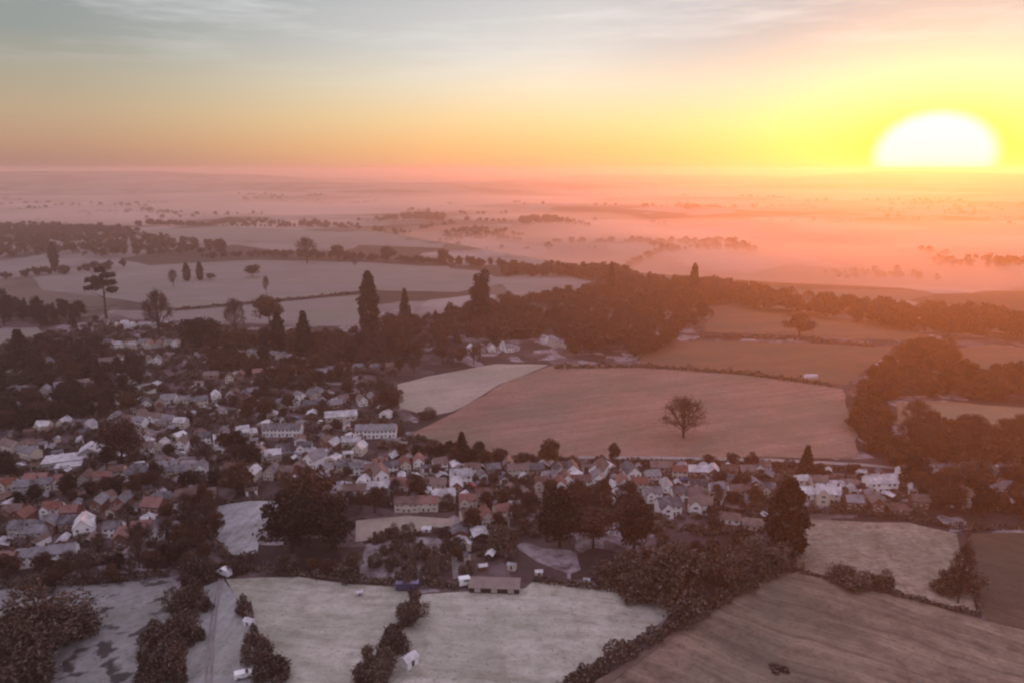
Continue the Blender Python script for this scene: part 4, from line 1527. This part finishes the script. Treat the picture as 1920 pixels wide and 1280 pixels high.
VILL = [(-40, 660), (180, 605), (400, 610), (700, 650), (745, 712), (735, 775), (780, 830), (640, 860), (600, 900), (420, 930), (390, 1050), (-40, 1070)]
CENT = [(620, 870), (860, 865), (1090, 868), (1440, 872), (1640, 890), (1930, 900), (1930, 975), (1500, 950), (1440, 1000), (1010, 1000), (930, 1030), (880, 1060), (860, 960), (640, 945)]
mass('woodland', fill(VILL, 330, (4, 8), 61, ('bare', 'bare', 'broad')) + fill(CENT, 90, (3.5, 6.5), 62, ('bare', 'broad')), 'bare garden trees crowded between the village houses', 'twig', 3, 61)
mass('shrubbery', garden_spots(VILL, 1900, (1.2, 4.2), 1) + garden_spots(CENT, 800, (1.0, 3.4), 2), 'garden hedges and shrubs between the houses', 'shrub', 10, 21)


# ------------------------------------------------------------------ farmyard things and vehicles
def empty(name, p, yaw):
    e = bpy.data.objects.new(name, None)
    SC.collection.objects.link(e)
    e.location = (p.x, p.y, terrain(p.x, p.y) + .33)
    e.rotation_euler = (0, 0, yaw)
    return e


def wheel_mesh(r, w):
    mb = MB()
    n = 14
    ring = [(math.cos(6.2832 * k / n) * r, math.sin(6.2832 * k / n) * r) for k in range(n)]
    mb.prism(ring, -w / 2, w / 2, 'y')
    mb.prism([(a * .55, b * .55) for a, b in ring], -w / 2 - .02, w / 2 + .02, 'y', 1)
    return mb.mesh('wheel', [M['rubber'], M['metal']])


WHEEL = wheel_mesh(.34, .22)


def van(p, yaw, label, name='van', long=5.2, high=2.3, bonnet=1.1):
    e = empty(name, p, yaw)
    b = MB()
    x0, x1 = -long / 2, long / 2
    prof = [(x0, .35), (x1, .35), (x1, .95), (x1 - bonnet * .25, 1.1), (x1 - bonnet, 1.25), (x1 - bonnet - .75, high - .05), (x1 - bonnet - 1.1, high), (x0 + .12, high), (x0, high - .15)]
    b.prism([(a, z) for a, z in prof], -.92, .92, 'y')
    link('body', b.mesh('body', [M['white_paint']]), e)
    g = MB()
    g.face([(x1 - bonnet + .02, -.8, 1.32), (x1 - bonnet + .02, .8, 1.32), (x1 - bonnet - .68, .8, high - .1), (x1 - bonnet - .68, -.8, high - .1)])
    link('windscreen', g.mesh('windscreen', [M['glass']]), e).location = (.03, 0, .02)
    for s in (-1, 1):
        g = MB()
        g.box(x1 - bonnet - 1.7, x1 - bonnet - .7, s * .93 - .01, s * .93 + .01, 1.3, high - .3)
        link('side_window', g.mesh('side_window', [M['glass']]), e)
        for x in (x0 + .95, x1 - .9):
            o = link('wheel', WHEEL, e)
            o.location = (x, s * .84, .34)
    return tag(e, label, 'van' if name == 'van' else 'car')


van(G(421, 1078), 2.6, 'white van parked by the gate at the head of the farm track')
van(G(457, 1270), .4, 'small white car standing on the frosted strip', 'parked_car', 4.2, 1.5, 1.0)

# blue steel container
e = empty('shipping_container', G(764, 1104), .05)
e.scale = (.72, .8, .8)
b = MB()
b.box(-4.6, 4.6, -1.3, 1.3, .12, 2.6)
link('body', b.mesh('body', [M['blue']]), e)
for k in range(24):
    if k == 0:
        rib = MB()
        rib.box(-.09, .09, -1.36, -1.3, .2, 2.5)
        rib = rib.mesh('rib', [M['blue']])
    link('rib', rib, e).location = (-4.4 + k * .38, 0, 0)
b = MB()
b.box(-4.65, 4.65, -1.35, 1.35, 2.6, 2.72)
link('lid', b.mesh('lid', [plain('pale_blue_steel', (.26, .23, .40), .6, .3)]), e)
tag(e, 'violet-blue steel container at the head of the pale paddock', 'container')

# horse trailer
e = empty('horse_trailer', G(872, 1098), .3)
b = MB()
b.prism([(-1.9, .5), (1.9, .5), (1.9, 1.7), (1.4, 2.6), (-1.7, 2.7), (-1.9, 2.5)], -1.0, 1.0, 'y')
link('body', b.mesh('body', [M['white_paint']]), e)
b = MB()
b.box(-1.93, -1.9, -.85, .85, .7, 1.7)
link('ramp', b.mesh('ramp', [M['timber']]), e)
b = MB()
b.tube([(1.9, 0, .55), (3.2, 0, .5)], [.07, .05], 6)
link('drawbar', b.mesh('drawbar', [M['metal']]), e)
for s in (-1, 1):
    b = MB()
    b.box(-.6, .9, s * 1.01 - .01, s * 1.01 + .01, 1.7, 2.2)
    link('window', b.mesh('window', [M['glass']]), e)
    for x in (-.45, .45):
        o = link('wheel', WHEEL, e)
        o.location = (x, s * 1.08, .34)
tag(e, 'white horse trailer in front of the long barn', 'trailer')

# long low barn
p = G(928, 1102)
e = empty('barn', p, -.06)
e.scale = (.8, .8, .62)
b = MB()
gable_wall(b, 18, 7, 2.4, 1.1)
link('wall', b.mesh('wall', [M['timber']]), e)
b = MB()
gable_roof(b, 18, 7, 2.4, 1.1, th=.12)
link('roof', b.mesh('roof', [M['pink_roof']]), e)
for k in range(3):
    b = MB()
    b.box(-1.1, 1.1, -3.56, -3.5, 0, 2.0)
    link('door', b.mesh('door', [M['wall_grey']]), e).location = (-6 + k * 6, 0, 0)
tag(e, 'long low barn with a pinkish frosted roof at the head of the wide meadow', 'barn')
HOUSES.append((p.x, p.y, 9))


def shed(px, py, yaw, label, wall='white_paint', roof='roof_frost', s=1.0):
    p = G(px, py)
    e = empty('shed', p, yaw)
    e.scale = (s, s, s)
    b = MB()
    gable_wall(b, 3.6, 2.6, 1.9, .8)
    link('wall', b.mesh('wall', [M[wall]]), e)
    b = MB()
    gable_roof(b, 3.6, 2.6, 1.9, .8, over=.2, th=.08)
    link('roof', b.mesh('roof', [M[roof]]), e)
    b = MB()
    b.box(-.45, .45, -1.34, -1.3, 0, 1.8)
    link('door', b.mesh('door', [M['door']]), e)
    return tag(e, label, 'shed')


shed(768, 1246, .9, 'white field shelter at the end of the ragged paddock hedge')
shed(468, 1172, -.4, 'small pale shed beside the farm track', s=.7)
shed(674, 1116, .4, 'tiny hut standing in the pale paddock', 'wall_grey', s=.5)
shed(1010, 1078, .1, 'pale shed right of the long barn', 'wall_cream', s=.6)
shed(1100, 1092, -.2, 'small pale shed left of the pale rounded thicket', 'wall_cream', s=.5)
shed(905, 1068, .3, 'frost-roofed shed behind the long barn', 'wall_brick', s=.7)
shed(960, 1066, -.3, 'second frost-roofed shed behind the long barn', 'wall_cream', s=.7)
shed(800, 998, .1, 'white hut on the small frosted lawn', s=.8)


# ------------------------------------------------------------------ garages, sheds and parked cars between the houses
def small_protos():
    out = []
    for w, d, e_, r_ in ((3.0, 5.2, 2.2, .9), (2.4, 3.0, 1.9, .7), (5.2, 5.2, 2.3, 1.1), (4.2, 2.6, 2.1, .8)):
        b = MB()
        gable_wall(b, w, d, e_, r_, 'y' if d >= w else 'x')
        q = MB()
        gable_roof(q, w, d, e_, r_, 'y' if d >= w else 'x', over=.18, th=.09)
        k = MB()
        k.box(-min(1.1, w * .36), min(1.1, w * .36), -d / 2 - .04, -d / 2, 0, 1.9)
        out.append((b.mesh('wall', [M['wall_grey']]), q.mesh('roof', [M['roof_brown']]), k.mesh('door', [M['door']])))
    return out


SMALL = small_protos()


def outbuildings(poly, n, phrase, seed):
    rg = random.Random(seed)
    pl = [(p.x, p.y) for p in (G(*q) for q in poly)]
    x0, x1, y0, y1 = min(p[0] for p in pl), max(p[0] for p in pl), min(p[1] for p in pl), max(p[1] for p in pl)
    got, t = [], 0
    while len(got) < n and t < n * 60:
        t += 1
        x, y = rg.uniform(x0, x1), rg.uniform(y0, y1)
        if not inside(pl, x, y) or any((x - a) ** 2 + (y - b) ** 2 < (r * .75 + 2.6) ** 2 for a, b, r in HOUSES):
            continue
        if any((x - a) ** 2 + (y - b) ** 2 < 49 for a, b in got):
            continue
        got.append((x, y))
    got.sort(key=lambda q: q[0] / q[1])
    for i, (x, y) in enumerate(got):
        w, r_, d = rg.choice(SMALL)
        e_ = empty('shed', Vector((x, y, 0)), rg.uniform(-.5, .5))
        e_.location.z -= .3
        wm, wl = rg.choice((('wall_white', 'white'), ('wall_cream', 'cream'), ('wall_brick', 'brick'), ('timber', 'dark timber')))
        rm, rl = rg.choice((('roof_frost', 'pale'), ('roof_slate', 'slate'), ('roof_brown', 'brown'), ('roof_frost', 'pale')))
        own_mat(link('wall', w, e_), M[wm])
        own_mat(link('roof', r_, e_), M[rm])
        link('door', d, e_)
        HOUSES.append((x, y, 2.6))
        tag(e_, f'{wl} outbuilding with {rl} roof, {ORD[i]} from the left {phrase}', 'outbuilding', f'outbuildings {phrase}')


outbuildings([(0, 700), (250, 690), (250, 780), (0, 790)], 18, 'in the upper gardens', 1)
outbuildings([(250, 720), (480, 700), (480, 790), (250, 790)], 18, 'off the upper village street', 2)
outbuildings([(480, 720), (740, 740), (740, 830), (480, 830)], 20, 'around the estate terraces', 3)
outbuildings([(0, 810), (240, 800), (240, 930), (0, 930)], 22, 'near the flat-roofed building', 4)
outbuildings([(240, 800), (480, 810), (480, 930), (240, 930)], 24, 'in the old village centre', 5)
outbuildings([(0, 935), (400, 930), (390, 1010), (0, 1030)], 24, 'among the red roofs', 6)
outbuildings([(480, 840), (760, 860), (800, 930), (480, 900)], 18, 'below the estate', 7)
outbuildings([(800, 880), (1040, 875), (1000, 960), (800, 950)], 22, 'off the central street', 8)
outbuildings([(1040, 880), (1440, 880), (1440, 990), (1040, 930)], 26, 'by the thickets', 9)
outbuildings([(1480, 885), (1920, 895), (1920, 960), (1480, 945)], 18, 'along the eastern lane', 10)
outbuildings([(860, 1000), (950, 980), (940, 1050), (860, 1050)], 8, 'off the side street', 11)


def car_protos():
    b = MB()
    prof = [(-2.0, .3), (2.0, .3), (2.05, .7), (1.95, .85), (1.0, .95), (.35, 1.42), (-1.1, 1.45), (-1.75, 1.0), (-2.02, .9)]
    b.prism(prof, -.84, .84, 'y')
    g = MB()
    g.prism([(.88, .99), (.34, 1.36), (-1.05, 1.38), (-1.5, 1.02)], -.86, .86, 'y')
    return b.mesh('body', [M['white_paint']]), g.mesh('side_window', [M['glass']])


CAR, CARGLASS = car_protos()
PAINT = [('white', M['white_paint']), ('silver', plain('silver_paint', (.5, .5, .52), .3, .6, .05)), ('black', plain('black_paint', (.02, .02, .025), .3, .6, .05)),
         ('red', plain('red_paint', (.3, .03, .03), .3, .6, .05)), ('blue', plain('blue_paint', (.05, .08, .2), .3, .6, .05))]


def cars(px, n, side, phrase, seed):
    rg = random.Random(seed)
    pts = [G(*p) for p in px]
    L = [(b - a).length for a, b in zip(pts, pts[1:])]
    spots = []
    for i in range(n):
        s_ = sum(L) * (i + .5 + rg.uniform(-.35, .35)) / n
        for (a, b), l in zip(zip(pts, pts[1:]), L):
            if s_ <= l:
                break
            s_ -= l
        d = (b - a).normalized()
        p = a.lerp(b, min(1, s_ / l)) + Vector((-d.y, d.x, 0)) * side
        spots.append((p, math.atan2(d.y, d.x) + (math.pi if rg.random() < .5 else 0)))
    spots.sort(key=lambda q: q[0].x / q[0].y)
    for i, (p, yaw) in enumerate(spots):
        e_ = empty('parked_car', p, yaw)
        w, m = rg.choice(PAINT + PAINT[:2])
        own_mat(link('body', CAR, e_), m)
        link('side_window', CARGLASS, e_)
        for x in (-1.25, 1.25):
            for y in (-.76, .76):
                link('wheel', WHEEL, e_).location = (x, y, .34)
        tag(e_, f'{w} car, {ORD[i]} from the left of those parked {phrase}', 'car', f'cars parked {phrase}')


cars([(20, 880), (220, 862), (470, 850), (640, 862)], 12, 1.9, 'along the village street', 1)
cars([(640, 862), (900, 912), (1250, 905)], 10, -1.9, 'along the central street', 2)
cars([(200, 745), (440, 770), (620, 800), (770, 830)], 12, 1.7, 'on the estate road', 3)
cars([(960, 915), (940, 960), (885, 1000), (860, 1040)], 7, 1.7, 'down the side street', 4)
cars([(1250, 905), (1700, 935)], 7, 1.9, 'on the eastern street', 5)
